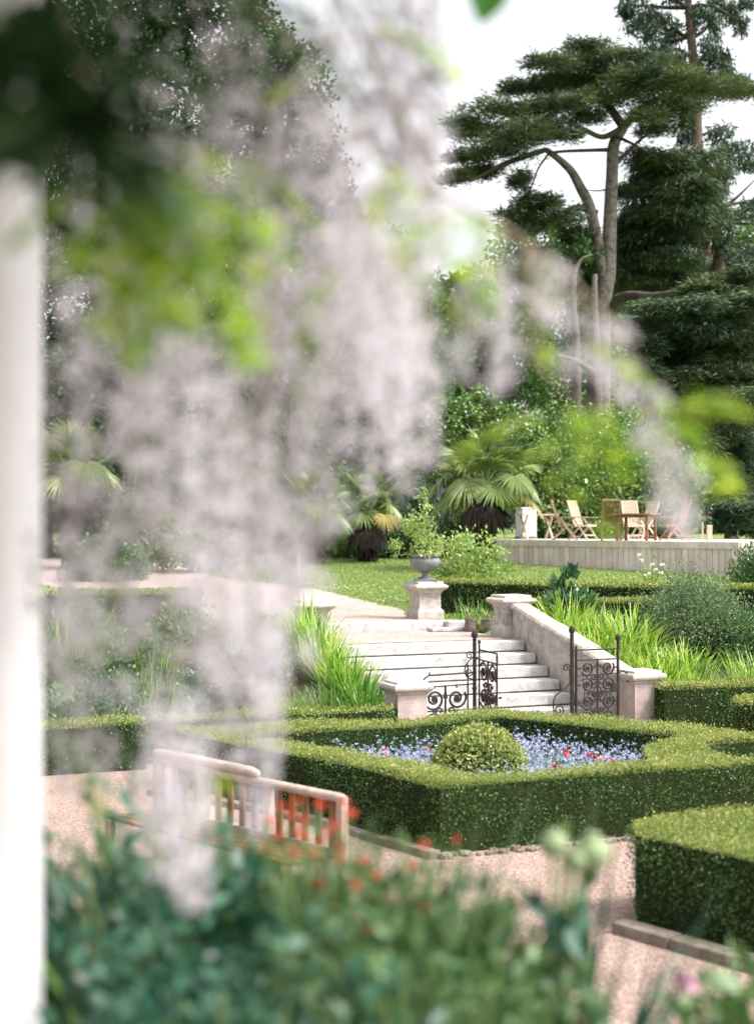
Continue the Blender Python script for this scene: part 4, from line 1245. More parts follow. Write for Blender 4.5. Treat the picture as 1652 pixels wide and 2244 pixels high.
# ================================================================ PALMS
def fan(b, c, d, nn, r, k=38, spread=3.9, droop=.12, w=.042):
    """palmate leaf: k pleated fingers radiating in the plane normal to nn, main axis d"""
    d = nrm(d); nn = nrm(nn - d * np.dot(nn, d)); s = np.cross(d, nn)
    a = np.linspace(-spread / 2, spread / 2, k)
    dirs = np.cos(a)[:, None] * d + np.sin(a)[:, None] * s
    tang = -np.sin(a)[:, None] * d + np.cos(a)[:, None] * s
    rr = r * (1 - .18 * (np.abs(a) / (spread / 2)) ** 2) * rng.uniform(.92, 1.06, k)
    dz = np.array([0, 0, -1.0]); base = rng.random() * .5
    kk = [0, .35, .7, 1.0]; ww = [.12, .62, .7, .06]; lift = [0, .04, .03, -.04]
    jt = rng.normal(0, .05, (k, 3)) * r
    rows = []
    for q in range(4):
        p = c + dirs * (rr * kk[q])[:, None] + dz * (droop * r * kk[q] ** 2.5) + nn * lift[q] * r + jt * kk[q] ** 3
        h = tang * (w * r * ww[q]); pl = nn * (w * r * ww[q] * .55)
        rows.append(np.stack([p - h - pl, p + pl * .6, p + h - pl], 1))
    v = np.stack(rows, 1).reshape(-1, 3); f = []
    bs = np.arange(k) * 12
    for q in range(3):
        for m in range(2):
            o = bs + q * 3 + m
            f.append(np.stack([o, o + 1, o + 4, o + 3], 1))
    rv = base + .5 * rng.random(k)
    b.add(v, np.concatenate(f), np.tile(rv, 6))


def palm(label, base, th, nf, r, fans=None, skirt=10, group='fan palms along the lawn'):
    base = np.asarray(base, float)
    t = thing('fan_palm', label, 'palm', base, 0, group)
    b = Buf(); n = 14
    pts = [base + [.04 * math.sin(i), 0, th * i / n] for i in range(n + 1)]
    b.tube(pts, [.17 - .03 * i / n for i in range(n + 1)], 10)
    k = 900; a = rng.random(k) * 6.28; zz = rng.random(k) * th
    b.leaves(np.stack([base[0] + .15 * np.cos(a), base[1] + .15 * np.sin(a), base[2] + zz], 1), np.stack([np.cos(a), np.sin(a), -1.2 + 0 * a], 1), rand_dirs(k), .3, .05)
    part('trunk', b, L_palmb, t)
    top = base + [0, 0, th]
    for i in range(nf):
        a = i * 2.399 + rng.normal(0, .15); el = 1.35 - 1.65 * (i / nf) ** .95 + rng.normal(0, .08)
        d = np.array([math.cos(a) * math.cos(el), math.sin(a) * math.cos(el), math.sin(el)])
        pl = r * rng.uniform(.75, 1.05)
        hub = top + d * pl
        st = Buf(); st.tube([top + d * .05, top + d * pl * .6 + [0, 0, .02], hub], [.016, .012, .009], 5)
        dh = nrm(np.array([math.cos(a), math.sin(a), 0])); low = el < .35
        nv_ = nrm(dh * rng.uniform(.5, 1.0) + [0, 0, .75 if low else .25]) if low else nrm(dh * -.55 + [0, 0, .6] + rng.normal(0, .2, 3))
        fd = nrm(dh * .6 + [0, 0, -.55]) if low else nrm(d + [0, 0, .1])
        fb_ = Buf(); fan(fb_, hub, fd, nv_, r * rng.uniform(.62, .8), 38, droop=rng.uniform(.05, .3))
        yl = el < -.1 and rng.random() < .4
        f = part('frond', fb_, L_palmy if yl else L_palm, t, label='yellowed drooping frond' if yl else None)
        part('leaf_stalk', st, M_stem, f)
    b = Buf()
    for i in range(skirt):
        a = rng.random() * 6.28; d = np.array([math.cos(a) * .6, math.sin(a) * .6, -.9])
        fan(b, top + d * .45 + [0, 0, -.15 * rng.random()], d, np.array([math.cos(a), math.sin(a), .5]), r * .75, 22, spread=1.6)
    part('dead_skirt', b, L_palmb, t)
    return t


palm('big fan palm with pale pleated fronds right of the urn', at(1062, 0, 39.5), 2.3, 28, 1.12)
palm('smaller fan palm with orange-brown drooping fronds at the back of the lawn', at(806, 0, 43.5), 1.5, 20, .9, skirt=16)
palm('slim fan palm at the left end of the lawn half hidden by wisteria', at(690, 0, 42), 1.5, 16, .9, skirt=8)
palm('fan palm far left behind the post and lilac flowers', at(160, 0, 40), 2.6, 18, 1.0, skirt=8)
shrub('lawn_shrub', at(1030, 0, 29.3), .78, .55, 1.28, 'leafy lime-green shrub between the urn and the deck, behind the hedge', L_lime, 5200, .085, ragged=.45, stems=16)
bpy.data.objects['lawn_shrub'].children[1].data.materials[0] = leafmat('bright_shrub_leaf', [(0.05, 0.14, 0.03), (0.14, 0.27, 0.06), (0.34, 0.42, 0.14), (0.5, 0.55, 0.28)], .25, .42, .45)
shrub('dwarf_conifer', at(1665, 0, 27.0), .62, .5, 1.35, 'bushy green conifer at the right edge beside the deck', L_mid, 9000, .11, asp=.2, ragged=.3, stem_m=M_bark)
for x, D, rx, h, lm, lab in ((760, 45.5, 1.2, .9, L_mid, 'low dark underplanting left of the smaller palm'), (900, 45.5, 1.3, 1.0, L_dark, 'dark low bush between the two palms'),
                             (600, 43, 1.3, 1.6, L_mid, 'leafy bush behind the path, veiled by lilac racemes'), (420, 39, 1.5, 1.3, L_grey, 'wide soft bush left of the path behind wisteria'),
                             (300, 44, 1.2, 2.3, L_mid, 'tall bush at the far left beyond the gravel'), (235, 36, .9, 1.0, L_fern, 'small bush by the far gravel at the left')):
    shrub('back_shrub', at(x, 0, D), rx, .7, h, lab, lm, 3800, .14, stem_m=M_bark)


# ================================================================ TREES
def crown_leaves(b, cs, n, size, asp=.6, clump=.35, flat=1.0):
    """cs: list of (centre, (rx, ry, rz)); leaf clumps spread through the volumes"""
    w = np.array([c[1][0] * c[1][1] * c[1][2] for c in cs]) ** .67; w = w / w.sum()
    for (c, rr), wi in zip(cs, w):
        m = int(n * wi); nc = max(8, m // 60)
        d = rand_dirs(nc); rad = rng.uniform(.25, 1.05, nc) ** .45
        cc = np.asarray(c) + d * rad[:, None] * np.asarray(rr)
        k = rng.integers(0, nc, m); crn = rng.random(nc) * .5
        pos = cc[k] + rng.normal(size=(m, 3)) * clump * np.array([1, 1, .7]) * min(rr) * .5
        out = nrm(pos - np.asarray(c)); L = rng.uniform(.6, 1.3, m) * size
        b.leaves(pos, nrm(out * .4 + rand_dirs(m) + [0, 0, -.1]), nrm(rand_dirs(m) + [0, 0, .8]), L, L * asp, np.clip(crn[k] + .5 * rng.random(m), 0, 1), .5)


def broadleaf(label, x, D, base_r, h, blobs, lm, n, size, name='broadleaf_tree', barkm=None, group='trees behind the garden'):
    base = at(x, 0, D)
    t = thing(name, label, 'tree', base, 0, group)
    b = Buf(); top = base + [0, 0, h * .8]
    b.tube([base - [0, 0, .2], base + [.1, 0, h * .3], base + [-.1, 0, h * .55], top], [base_r, base_r * .8, base_r * .55, base_r * .15], 10)
    cs = []
    for (bx, by, bd, wr, hr) in blobs:
        c = P(bx, by, D + bd); s = D / FPX
        cs.append((c, (wr * s, max(wr, hr) * s * .85, hr * s)))
        z0 = rng.uniform(.25, .6) * h
        z0 = min(z0, max(c[2] - base[2] - .3, .5))
        a = base + [0, 0, z0]
        b.tube([a, (a + c) / 2 + [0, 0, .3], c], [base_r * .35, base_r * .22, .04], 6)
    part('trunk', b, barkm or M_barkd, t)
    lb = Buf(); crown_leaves(lb, cs, n, size)
    part('crown', lb, lm, t)
    return t


def pad_sprays(b, c, rx, ry, rz, n, size, droop=0.0):
    # a tier is several overlapping tufts at slightly different heights
    c = np.asarray(c, float); k = 7 if rx > 1.2 else 4
    for i in range(k):
        a = rng.random() * 6.28; q = c + [math.cos(a) * rx * .6, math.sin(a) * ry * .6, rng.normal(0, rz * .6)]
        if i == 0: q = c
        one_pad(b, q, rx * rng.uniform(.42, .8), ry * rng.uniform(.4, .7), rz * rng.uniform(.3, .6), int(n * 1.35 / k), size, droop)


def one_pad(b, c, rx, ry, rz, n, size, droop=0.0):
    """one tier of conifer foliage: a thin domed plate of spiky sprays"""
    c = np.asarray(c, float)
    a = rng.random(n) * 6.28; r = np.sqrt(rng.random(n)) * (1 + .12 * np.sin(a * 5 + c[0]))
    dome = (1 - r ** 2) * .55
    pos = c + np.stack([np.cos(a) * r * rx, np.sin(a) * r * ry, rz * (dome * 1.6 - .6 + rng.normal(0, .35, n))], 1)
    pos[:, 2] += .18 * np.sin(pos[:, 0] * 3.0 + c[2]) * rz * 1.2
    o = nrm(np.stack([np.cos(a) * .8, np.sin(a) * .8, .15 - droop + 0 * a], 1))
    k = 9
    crn = rng.random(n) * .55
    ne = n // 7; ae = rng.random(ne) * 6.28
    pe = c + np.stack([np.cos(ae) * rx * rng.uniform(.95, 1.12, ne), np.sin(ae) * ry * rng.uniform(.95, 1.12, ne), rz * rng.uniform(-.7, .3, ne)], 1)
    for j in range(5):
        de = nrm(np.stack([np.cos(ae), np.sin(ae), .1 - droop + 0 * ae], 1) + rng.normal(size=(ne, 3)) * [.4, .4, .15]); Le = rng.uniform(.9, 1.9, ne) * size
        b.leaves(pe + rng.normal(size=(ne, 3)) * size * .2, de, np.tile([0, 0, 1.0], (ne, 1)), Le, Le * .08, None, .3)
    for j in range(k):
        d = nrm(o * .9 + rng.normal(size=(n, 3)) * [.75, .75, .28] + [0, 0, -droop])
        L = rng.uniform(.5, 1.2, n) * size
        b.leaves(pos + rng.normal(size=(n, 3)) * size * .35, d, nrm(rand_dirs(n) * .8 + [0, 0, 1.0]), L, L * .15, np.clip(crn + .45 * rng.random(n), 0, 1), .35)


def zP(zx, zy, D, second=False):
    return P(942.7 + .4294 * zx, (608 if second else 0) + .4294 * zy, D)


def limb(b, pts, w, D, dD=0.0, k=8, second=False):
    """pts in the zoom grid; w widths in the same grid"""
    n = len(pts)
    q = np.array([zP(p[0], p[1], D + dD * (i / (n - 1)), second) for i, p in enumerate(pts)])
    # smooth by Catmull-like subdivision
    out = [q[0]]; ww = [w[0]]
    for i in range(n - 1):
        p0 = q[max(i - 1, 0)]; p1 = q[i]; p2 = q[i + 1]; p3 = q[min(i + 2, n - 1)]
        for s in range(1, 6):
            u = s / 5
            out.append(.5 * ((2 * p1) + (-p0 + p2) * u + (2 * p0 - 5 * p1 + 4 * p2 - p3) * u * u + (-p0 + 3 * p1 - 3 * p2 + p3) * u ** 3)); ww.append(w[i] * (1 - u) + w[i + 1] * u)
    rad = np.array(ww) * .4294 * D / FPX / 2
    b.tube(out, rad, k)


def split_limbs(b, m, t):
    for k in range(0, len(b.v), 3):      # each limb adds a tube and two caps
        q = Buf(); q.v = b.v[k:k + 3]; q.n = sum(len(x) for x in q.v)
        q.f4 = [b.f4[k // 3] - sum(len(x) for x in b.v[:k])]; q.r4 = [b.r4[k // 3]]
        q.f3 = [f - sum(len(x) for x in b.v[:k]) for f in b.f3[2 * (k // 3):2 * (k // 3) + 2]]; q.r3 = b.r3[2 * (k // 3):2 * (k // 3) + 2]
        part('limb', q, m, t, True)


# the big cedar
D0 = 60.0; s0 = .4294 * D0 / FPX
cb = P(1322, 0, D0); cbase = np.array([cb[0], D0, float(ground_z(cb[0], D0))])
t = thing('cedar_tree', 'large flat-topped cedar with forked grey trunk rising behind the deck', 'tree', cbase)
b = Buf()
q = zP(870, 680, D0, True)
limb(b, [(855, 2130), (858, 1900), (878, 1560), (905, 1400), (912, 1200), (925, 900), (935, 740), (985, 650)], [130, 120, 84, 78, 72, 62, 60, 50], D0)
limb(b, [(885, 1440), (865, 1320), (840, 1180), (805, 1040), (765, 960), (718, 875), (650, 810), (590, 765)], [50, 56, 58, 56, 50, 42, 34, 28], D0, -1.0)
part('trunk', b, M_bark, t, True)
b = Buf()
limb(b, [(590, 765), (480, 800), (350, 850), (200, 930)], [26, 30, 24, 8], D0, -2.5)
limb(b, [(920, 765), (820, 768), (700, 772), (630, 778)], [24, 18, 16, 14], D0, -1)
limb(b, [(840, 1090), (760, 1060), (660, 1100), (560, 1160), (480, 1210)], [46, 36, 34, 30, 12], D0, -2)
limb(b, [(985, 650), (920, 560), (870, 490), (850, 410), (830, 330)], [48, 42, 36, 28, 12], D0, 1)
limb(b, [(985, 650), (1040, 590), (1110, 530), (1220, 480), (1380, 460)], [46, 40, 34, 24, 10], D0, 1)
limb(b, [(985, 650), (880, 700), (780, 660), (680, 620)], [36, 28, 24, 10], D0, -2)
limb(b, [(930, 690), (1040, 740), (1140, 800)], [20, 14, 5], D0, -2)
limb(b, [(895, 970), (840, 975), (790, 968)], [9, 7, 3], D0, -1)
limb(b, [(600, 790), (550, 860), (520, 940), (480, 1030)], [14, 10, 8, 4], D0, -1)
limb(b, [(930, 1560), (980, 1520), (1040, 1510), (1130, 1515), (1230, 1500), (1400, 1460)], [50, 52, 48, 42, 38, 12], D0, -6)
limb(b, [(930, 850), (1000, 780), (1100, 690), (1200, 640)], [24, 18, 14, 6], D0, 2)
split_limbs(b, M_barkd, t)
pads = [(820, 245, 120, 28), (620, 325, 110, 30), (1010, 295, 150, 34), (1170, 335, 160, 36), (900, 370, 230, 34), (1400, 455, 200, 26), (560, 455, 130, 26),
        (760, 440, 200, 34), (430, 455, 60, 20), (340, 560, 160, 34), (480, 570, 150, 36), (300, 680, 170, 46), (530, 640, 170, 44), (230, 800, 120, 34), (330, 780, 190, 50),
        (120, 905, 75, 24), (780, 610, 100, 28), (1060, 450, 220, 46), (1200, 560, 170, 40), (900, 500, 200, 44), (1180, 660, 130, 30), (700, 540, 130, 34), (1300, 400, 130, 30), (1560, 470, 110, 18),
        (460, 700, 200, 50), (180, 620, 80, 22), (600, 400, 80, 24), (1100, 390, 180, 34), (640, 690, 110, 28), (1080, 600, 90, 28), (1290, 520, 120, 30), (250, 870, 130, 30), (730, 320, 120, 24)]
low = [(450, 930, 40, 60), (480, 1040, 80, 40), (430, 1110, 80, 36), (600, 1040, 110, 26), (620, 1120, 130, 32), (720, 1190, 90, 36), (480, 1180, 90, 26), (560, 1290, 90, 30)]
b = Buf()
for i, (x, y, w, hh) in enumerate(pads + low):
    dD = rng.uniform(-2.6, 2.6) if i < len(pads) else rng.uniform(-2, 0)
    c = zP(x, y, D0 + dD); A = w * s0 * .95 * min(w * s0 * .8, 3.0)
    pad_sprays(b, c, w * s0, min(w * s0 * .8, 3.0), hh * s0 * .72, int(90 + A * 72), .36)
part('foliage', b, L_cedar, t)

# dark cedar mass right (behind and beside)
D1 = 64.0
t = thing('cedar_tree', 'dark drooping cedar filling the middle right behind the big forked trunk', 'tree', at(1420, 0, D1))
b = Buf(); s1 = .4294 * D1 / FPX
limb(b, [(1130, 2180), (1120, 1900), (1105, 1500), (1090, 1200), (1080, 900)], [90, 80, 60, 40, 14], D1, k=8)
part('trunk', b, M_barkd, t, True)
b = Buf()
for (x, y, w, hh) in [(1150, 820, 170, 36), (1300, 850, 190, 44), (1090, 940, 130, 50), (1240, 940, 190, 60), (1050, 1080, 110, 60), (1180, 1060, 190, 60), (1320, 1030, 150, 60), (1060, 1230, 150, 60),
                      (1200, 1200, 180, 60), (1020, 1330, 140, 50), (1150, 1340, 190, 50), (1300, 1180, 120, 60), (1060, 1430, 160, 44), (1200, 1440, 160, 40), (1020, 1150, 90, 50), (1250, 1300, 130, 50), (760, 1300, 120, 40), (680, 1400, 140, 50), (800, 1450, 120, 50)]:
    c = zP(x, y, D1 + rng.uniform(-2.5, 2.5))
    pad_sprays(b, c, w * s1, min(w * s1 * .8, 3.2), hh * s1 * 1.2, int(120 + w * s1 * 3 * 60), .40, droop=.35)
part('foliage', b, L_cedard, t)

# redwood: tall trunk with hanging sprays
D2 = 66.0; s2 = .4294 * D2 / FPX
t = thing('redwood_tree', 'tall conifer with straight reddish trunk and hanging sprays leaving the top of the frame', 'tree', at(1548, 0, D2))
b = Buf()
limb(b, [(1425, 2150), (1418, 1900), (1405, 1560), (1398, 1430), (1385, 1250), (1372, 1000), (1358, 700), (1345, 400), (1330, 200), (1312, 0), (1300, -350)], [190, 180, 150, 128, 88, 72, 60, 52, 44, 38, 16], D2, k=12)
limb(b, [(1480, 2000), (1475, 1560), (1470, 1400), (1465, 1250), (1450, 1120)], [90, 80, 70, 50, 12], D2, -1)
part('trunk', b, M_barkr, t, True)
b = Buf()
for pts in ([(1330, 205), (1270, 170), (1180, 90), (1100, 20)], [(1335, 195), (1400, 150), (1450, 60), (1480, -20)], [(1320, 40), (1380, 30), (1460, 40), (1560, 110)], [(1340, 300), (1250, 250), (1120, 270)],
            [(1350, 350), (1420, 270), (1500, 330)], [(1310, 40), (1200, 40), (1080, 30), (1000, 30)], [(1390, 690), (1450, 660), (1520, 640)], [(1345, 1160), (1280, 1130), (1180, 1040)],
            [(1350, 1410), (1290, 1400), (1220, 1370), (1160, 1360)], [(1400, 1450), (1330, 1400), (1250, 1380)], [(1500, 1060), (1570, 1000), (1652, 920)], [(1510, 1050), (1600, 1030), (1680, 1010)], [(1330, 190), (1200, 210), (1050, 190)], [(1470, 1160), (1570, 1140), (1680, 1150)], [(1300, -60), (1150, -80), (1020, -40)], [(1305, -80), (1450, -120), (1560, -60)]):
    limb(b, pts, [24, 20, 14, 5][:len(pts)] if len(pts) == 4 else [20, 14, 6], D2, rng.uniform(-1.5, 1.5), 6)
split_limbs(b, M_barkd, t)
b = Buf()
for (x, y, w, hh) in [(1010, 20, 50, 30), (1060, 120, 70, 50), (1000, 60, 35, 30), (1120, 60, 60, 50), (1200, 110, 60, 50), (1180, 240, 70, 50), (1250, 290, 50, 50), (1120, 160, 50, 40), (1230, 170, 50, 40), (1470, 20, 60, 40), (1540, 60, 50, 60), (1580, 120, 28, 50),
                      (1610, 10, 36, 20), (1450, 130, 40, 60), (1390, 60, 50, 40), (1420, 230, 50, 50), (1480, 290, 50, 50), (1500, 350, 40, 50), (1400, 330, 60, 60), (1330, 110, 30, 70), (1440, 420, 50, 40), (1570, 400, 50, 20), (1480, 680, 60, 50),
                      (1470, 780, 90, 60), (1580, 760, 90, 44), (1640, 830, 80, 40), (1500, 870, 70, 60), (1440, 960, 90, 70), (1390, 1080, 60, 90), (1440, 1150, 100, 80), (1490, 1230, 60, 80), (1500, 1330, 50, 60), (1430, 1050, 100, 70), (1380, 930, 70, 60),
                      (1600, 1080, 90, 26), (1640, 1040, 60, 30), (1630, 1300, 60, 60), (1580, 1330, 60, 40), (1300, 700, 50, 60), (1310, 600, 40, 50), (1250, -30, 60, 40), (1100, -60, 120, 40), (1450, -70, 120, 40)]:
    c = zP(x, y, D2 + rng.uniform(-1.5, 1.5)); n = int(60 + w * hh * s2 * s2 * 150)
    pos = c + np.clip(rng.normal(size=(n, 3)), -1.6, 1.6) * [w * s2 * .55, w * s2 * .5, hh * s2 * .55]
    for j in range(4):
        d = nrm(rng.normal(size=(n, 3)) * [.6, .6, .4] + [0, 0, -.75]); L = rng.uniform(.5, 1.2, n) * .36
        b.leaves(pos + rng.normal(size=(n, 3)) * .08, d, rand_dirs(n), L, L * .22, None, .4)
part('foliage', b, L_redw, t)

# near cedar whose skirts fill the right edge down to the lawn
D3 = 50.0; s3 = .4294 * D3 / FPX
t = thing('cedar_tree', 'spreading cedar with drooping tiers filling the right edge beside the deck', 'tree', at(1760, 0, D3))
b = Buf()
limb(b, [(1905, 2160), (1900, 1800), (1880, 1400), (1850, 1100)], [110, 100, 80, 40], D3, k=10)
part('trunk', b, M_barkd, t, True)
b = Buf()
for pts in ([(1880, 700), (1600, 620), (1400, 560), (1220, 600), (1150, 560), (1080, 420), (1075, 300), (1080, 230)], [(1880, 500), (1700, 420), (1550, 300), (1350, 150)], [(1880, 900), (1700, 850), (1500, 830), (1400, 790)],
            [(1880, 600), (1600, 480), (1400, 430), (1300, 520), (1260, 420)], [(1890, 1150), (1700, 1120), (1550, 1100), (1450, 1090)], [(1880, 400), (1600, 250), (1450, 150), (1250, 100)]):
    n = len(pts); limb(b, pts, list(np.linspace(26, 7, n)), D3, rng.uniform(-2, 1), 6, True)
split_limbs(b, M_barkd, t)
b = Buf()
tiers = [(1400, 50, 170, 26), (1560, 20, 120, 26), (1130, 160, 120, 22), (1280, 150, 180, 26), (1450, 150, 180, 36), (1600, 130, 120, 36), (1150, 240, 130, 30), (1350, 250, 200, 40), (1550, 260, 150, 50), (1250, 330, 170, 40),
         (1150, 350, 80, 30), (1420, 360, 190, 50), (1600, 380, 120, 50), (1250, 430, 150, 50), (1130, 480, 60, 24), (1400, 470, 180, 50), (1580, 500, 140, 50), (1230, 530, 120, 34), (1350, 560, 160, 40), (1500, 580, 170, 50), (1620, 620, 100, 50),
         (1450, 670, 140, 40), (1580, 700, 150, 50), (1400, 740, 90, 34), (1500, 790, 170, 44), (1360, 850, 80, 30), (1460, 880, 150, 44), (1600, 860, 130, 50), (1360, 960, 60, 30), (1430, 980, 130, 44), (1570, 980, 150, 50),
         (1420, 1080, 90, 34), (1520, 1080, 150, 44), (1630, 1080, 110, 44), (1460, 1170, 110, 34), (1580, 1180, 140, 40), (1500, 1250, 100, 30), (1620, 1260, 90, 30), (1300, 640, 70, 20)]
for i, (x, y, w, hh) in enumerate(tiers):
    c = zP(x, y, D3 + rng.uniform(-2.2, 1.5), True)
    pad_sprays(b, c, w * s3, min(w * s3 * .9, 2.4), hh * s3, int(110 + w * s3 * 2 * 150), .32, droop=.18)
part('foliage', b, L_cedard, t)

# slim trunks and dead limb in the middle distance
t = thing('slim_tree', 'slim bare grey trunk curving up left of the big cedar trunk', 'tree', at(1258, 0, 58))
b = Buf(); limb(b, [(742, 2120), (745, 1800), (728, 1560), (730, 1440), (745, 1370), (775, 1320), (830, 1300)], [48, 44, 34, 26, 22, 16, 6], 58.0); part('trunk', b, M_bark, t, True)
b = Buf(); crown_leaves(b, [(zP(760, 1270, 59.5), (1.2, 1.2, .6)), (zP(690, 1330, 59.5), (1.3, 1.2, .7))], 2600, .16); part('crown', b, L_mid, t)
t = thing('slim_tree', 'pale broken trunk with a jutting dead limb below the cedar', 'tree', at(1300, 0, 57))
b = Buf(); limb(b, [(850, 2120), (845, 1900), (840, 1700), (835, 1560), (838, 1400)], [60, 56, 46, 36, 26], 57.0)
limb(b, [(850, 490), (800, 460), (740, 425), (640, 395)], [40, 34, 28, 14], 57.0, -2, 8, True); part('trunk', b, M_bark, t, True)

# green trees behind
broadleaf('bright green broadleaf tree behind the cedar trunk', 1200, 76, .4, 15, [(1180, 560, 0, 110, 90), (1240, 700, 2, 130, 110), (1130, 800, -3, 90, 110), (1000, 740, 0, 70, 110), (1260, 830, 0, 120, 70), (1380, 640, 3, 110, 110), (1350, 760, 3, 130, 90), (1090, 640, 2, 80, 70)], L_mid, 42000, .26)
broadleaf('green tree showing through gaps at the right behind the redwood', 1600, 84, .4, 16, [(1600, 640, 0, 120, 110), (1480, 720, 0, 110, 110), (1700, 560, 0, 120, 100), (1620, 800, 0, 140, 110), (1450, 860, 0, 120, 110)], L_mid, 24000, .3)
broadleaf('dark yew-like tree left of the cedar at mid height', 985, 62, .35, 9, [(985, 720, 0, 50, 60), (975, 820, 0, 60, 70), (1000, 640, 0, 34, 40), (1060, 820, 2, 70, 60)], L_dark, 16000, .2)
broadleaf('leafy bay tree behind the big palm', 1010, 50, .25, 5, [(1000, 920, 0, 60, 60), (1050, 900, 1, 60, 50), (1100, 940, 1, 60, 60), (960, 990, 0, 60, 70), (1120, 1010, 1, 40, 70), (1030, 1000, 1, 60, 60), (1060, 1080, 1, 70, 50)], L_laurel, 20000, .15)
broadleaf('broad dark tree above the smaller palm', 840, 56, .4, 11, [(900, 760, 0, 110, 120), (820, 640, 1, 130, 100), (760, 800, 0, 110, 130), (860, 900, 0, 120, 110), (700, 700, 2, 110, 110), (800, 540, 0, 100, 60), (860, 1010, 0, 100, 80), (740, 980, 0, 90, 90)], L_mid, 46000, .2)
broadleaf('tall dark conifer-like tree behind the long lilac racemes', 560, 60, .5, 16, [(560, 480, 0, 130, 130), (640, 600, 0, 130, 130), (500, 620, 0, 130, 130), (600, 800, 0, 140, 130), (560, 980, 0, 140, 110), (480, 820, 0, 120, 120), (650, 420, 0, 80, 70), (700, 520, 0, 90, 80), (600, 250, 0, 90, 90), (680, 330, 0, 80, 90), (560, 120, 0, 100, 100), (640, 180, 0, 80, 80), (740, 440, 0, 50, 60)], L_dark, 62000, .22)
broadleaf('great dark tree filling the upper left against the sky', 230, 48, .6, 20, [(200, 120, 0, 180, 150), (380, 240, 0, 150, 130), (120, 380, 0, 160, 150), (320, 440, 0, 170, 140), (470, 60, 0, 130, 110), (200, 620, 0, 180, 150), (400, 640, 0, 150, 130), (240, 840, 0, 190, 150), (420, 860, 0, 120, 120), (540, 260, 0, 90, 100), (340, 30, 0, 130, 90)], L_dark, 70000, .2)
broadleaf('leafy tree low at the far left behind the post', 90, 46, .4, 8, [(100, 880, 0, 140, 130), (160, 1040, 0, 150, 110), (330, 1040, 0, 140, 110), (20, 1050, 0, 120, 120)], L_dark, 24000, .18)
broadleaf('mid-green tree between the dark trees behind the lawn', 640, 52, .3, 7, [(560, 1100, 0, 120, 80), (680, 1080, 0, 100, 80), (450, 1130, 0, 110, 70), (640, 960, 2, 90, 60)], L_mid, 22000, .17)

# ivy-clad screen behind the deck
t = thing('ivy_screen', 'tall mass of glossy climbing ivy behind the deck chairs', 'climber', at(1270, 0, 46.2))
s = 46.2 / FPX
cs = [(P(x, y, 46.4 + dz), (w * s, 1.0, h * s)) for x, y, dz, w, h in ((1180, 1000, 0, 55, 90), (1190, 1100, 0, 50, 90), (1250, 960, .3, 70, 70), (1260, 1060, 0, 75, 90), (1330, 980, .3, 70, 80), (1340, 1080, 0, 70, 90), (1400, 1000, .4, 60, 80), (1420, 1090, .2, 60, 90), (1480, 1080, .5, 60, 90), (1260, 1150, -.2, 90, 50), (1380, 1160, 0, 90, 40))]
b = Buf(); crown_leaves(b, cs, 60000, .11, .8, .5)
part('leaves', b, L_laurel, t)
b = Buf()
for i in range(26):
    x = rng.uniform(1160, 1480); q = at(x, 0, 46.9); b.tube([q, q + [rng.uniform(-.2, .2), -.1, 1.5], q + [rng.uniform(-.4, .4), 0, 3.0]], [.04, .03, .015], 5)
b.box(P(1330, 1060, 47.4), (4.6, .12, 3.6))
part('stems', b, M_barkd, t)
# distant tree belt
b = Buf(); cs = []
for i in range(60):
    x = -70 + i * 2.6; cs.append(((x, 118 + rng.uniform(-6, 6), 3.5 + rng.uniform(-1, 2)), (3.2, 3, rng.uniform(2.5, 4.5))))
crown_leaves(b, cs, 46000, .55)
struct('far_wood', b, L_dark, 'stuff', 'far belt of trees behind the garden reading as one mass', 'wood')
# low dense planting behind the lawn, under the trees
b = Buf(); cs = []
for i in range(26):
    x = -13 + i * 1.25
    if x > 3.0: break
    cs.append(((x, 47.5 + rng.uniform(-.8, .8), 2.2), (1.0, .8, rng.uniform(.9, 1.7))))
crown_leaves(b, cs, 42000, .15)
struct('undergrowth', b, L_dark, 'stuff', 'dark undergrowth massed behind the palms at the back of the lawn', 'undergrowth')


# ================================================================ BENCH
BR = np.array([-.256, 10.8]); BL = np.array([-1.86, 12.49]); bd_ = nrm(BL - BR); bang = math.atan2(bd_[1], bd_[0]); bn = np.array([bd_[1], -bd_[0]])
if bn[1] > 0: bn = -bn        # towards the viewer
t = thing('garden_bench', 'weathered silver oak bench with a raised centre rail and brown back slats on the gravel', 'bench', (*((BR + BL) / 2), 0))
Lb = np.linalg.norm(BL - BR) + .04
BP = lambda s, n, z: np.array([*(BR + bd_ * s + bn * n), z])
rl = Buf(); rl.tube([BP(-.04, 0, .835), BP(.02, 0, .84), BP(Lb * .5, 0, .84), BP(Lb, 0, .84)], [.028, .036, .036, .036], 10)
o = part('top_rail', rl, M_bench, t, True)
b = Buf(); b.tube([BP(.98, 0, .875), BP(1.0, 0, .895), BP(1.06, 0, .905), BP(1.7, 0, .912), BP(2.2, 0, .91), BP(Lb, 0, .905), BP(Lb + .03, 0, .89)], [.015, .032, .04, .042, .042, .038, .02], 10); part('raised_rail', b, M_bench, t, True)
for s in (0.0, Lb * .36, Lb * .72, Lb - .03):
    b = Buf(); b.bar(BP(s, 0, 0), BP(s, .0, .83), .06, .07, (bn[0], bn[1], 0)); part('back_leg', b, M_bench, t)
b = Buf()
for i in range(15):
    s = .11 + i * (Lb - .22) / 14
    b.bar(BP(s, 0, .44), BP(s, 0, .82), .06, .018, (bn[0], bn[1], 0))
part('back_slats', b, M_benchs, t)
b = Buf(); b.bar(BP(0, 0, .43), BP(Lb, 0, .43), .05, .06); part('lower_rail', b, M_bench, t)
b = Buf()
for i in range(5):
    b.bar(BP(0, .07 + i * .095, .42), BP(Lb, .07 + i * .095, .42), .08, .025)
part('seat', b, M_benchs, t)
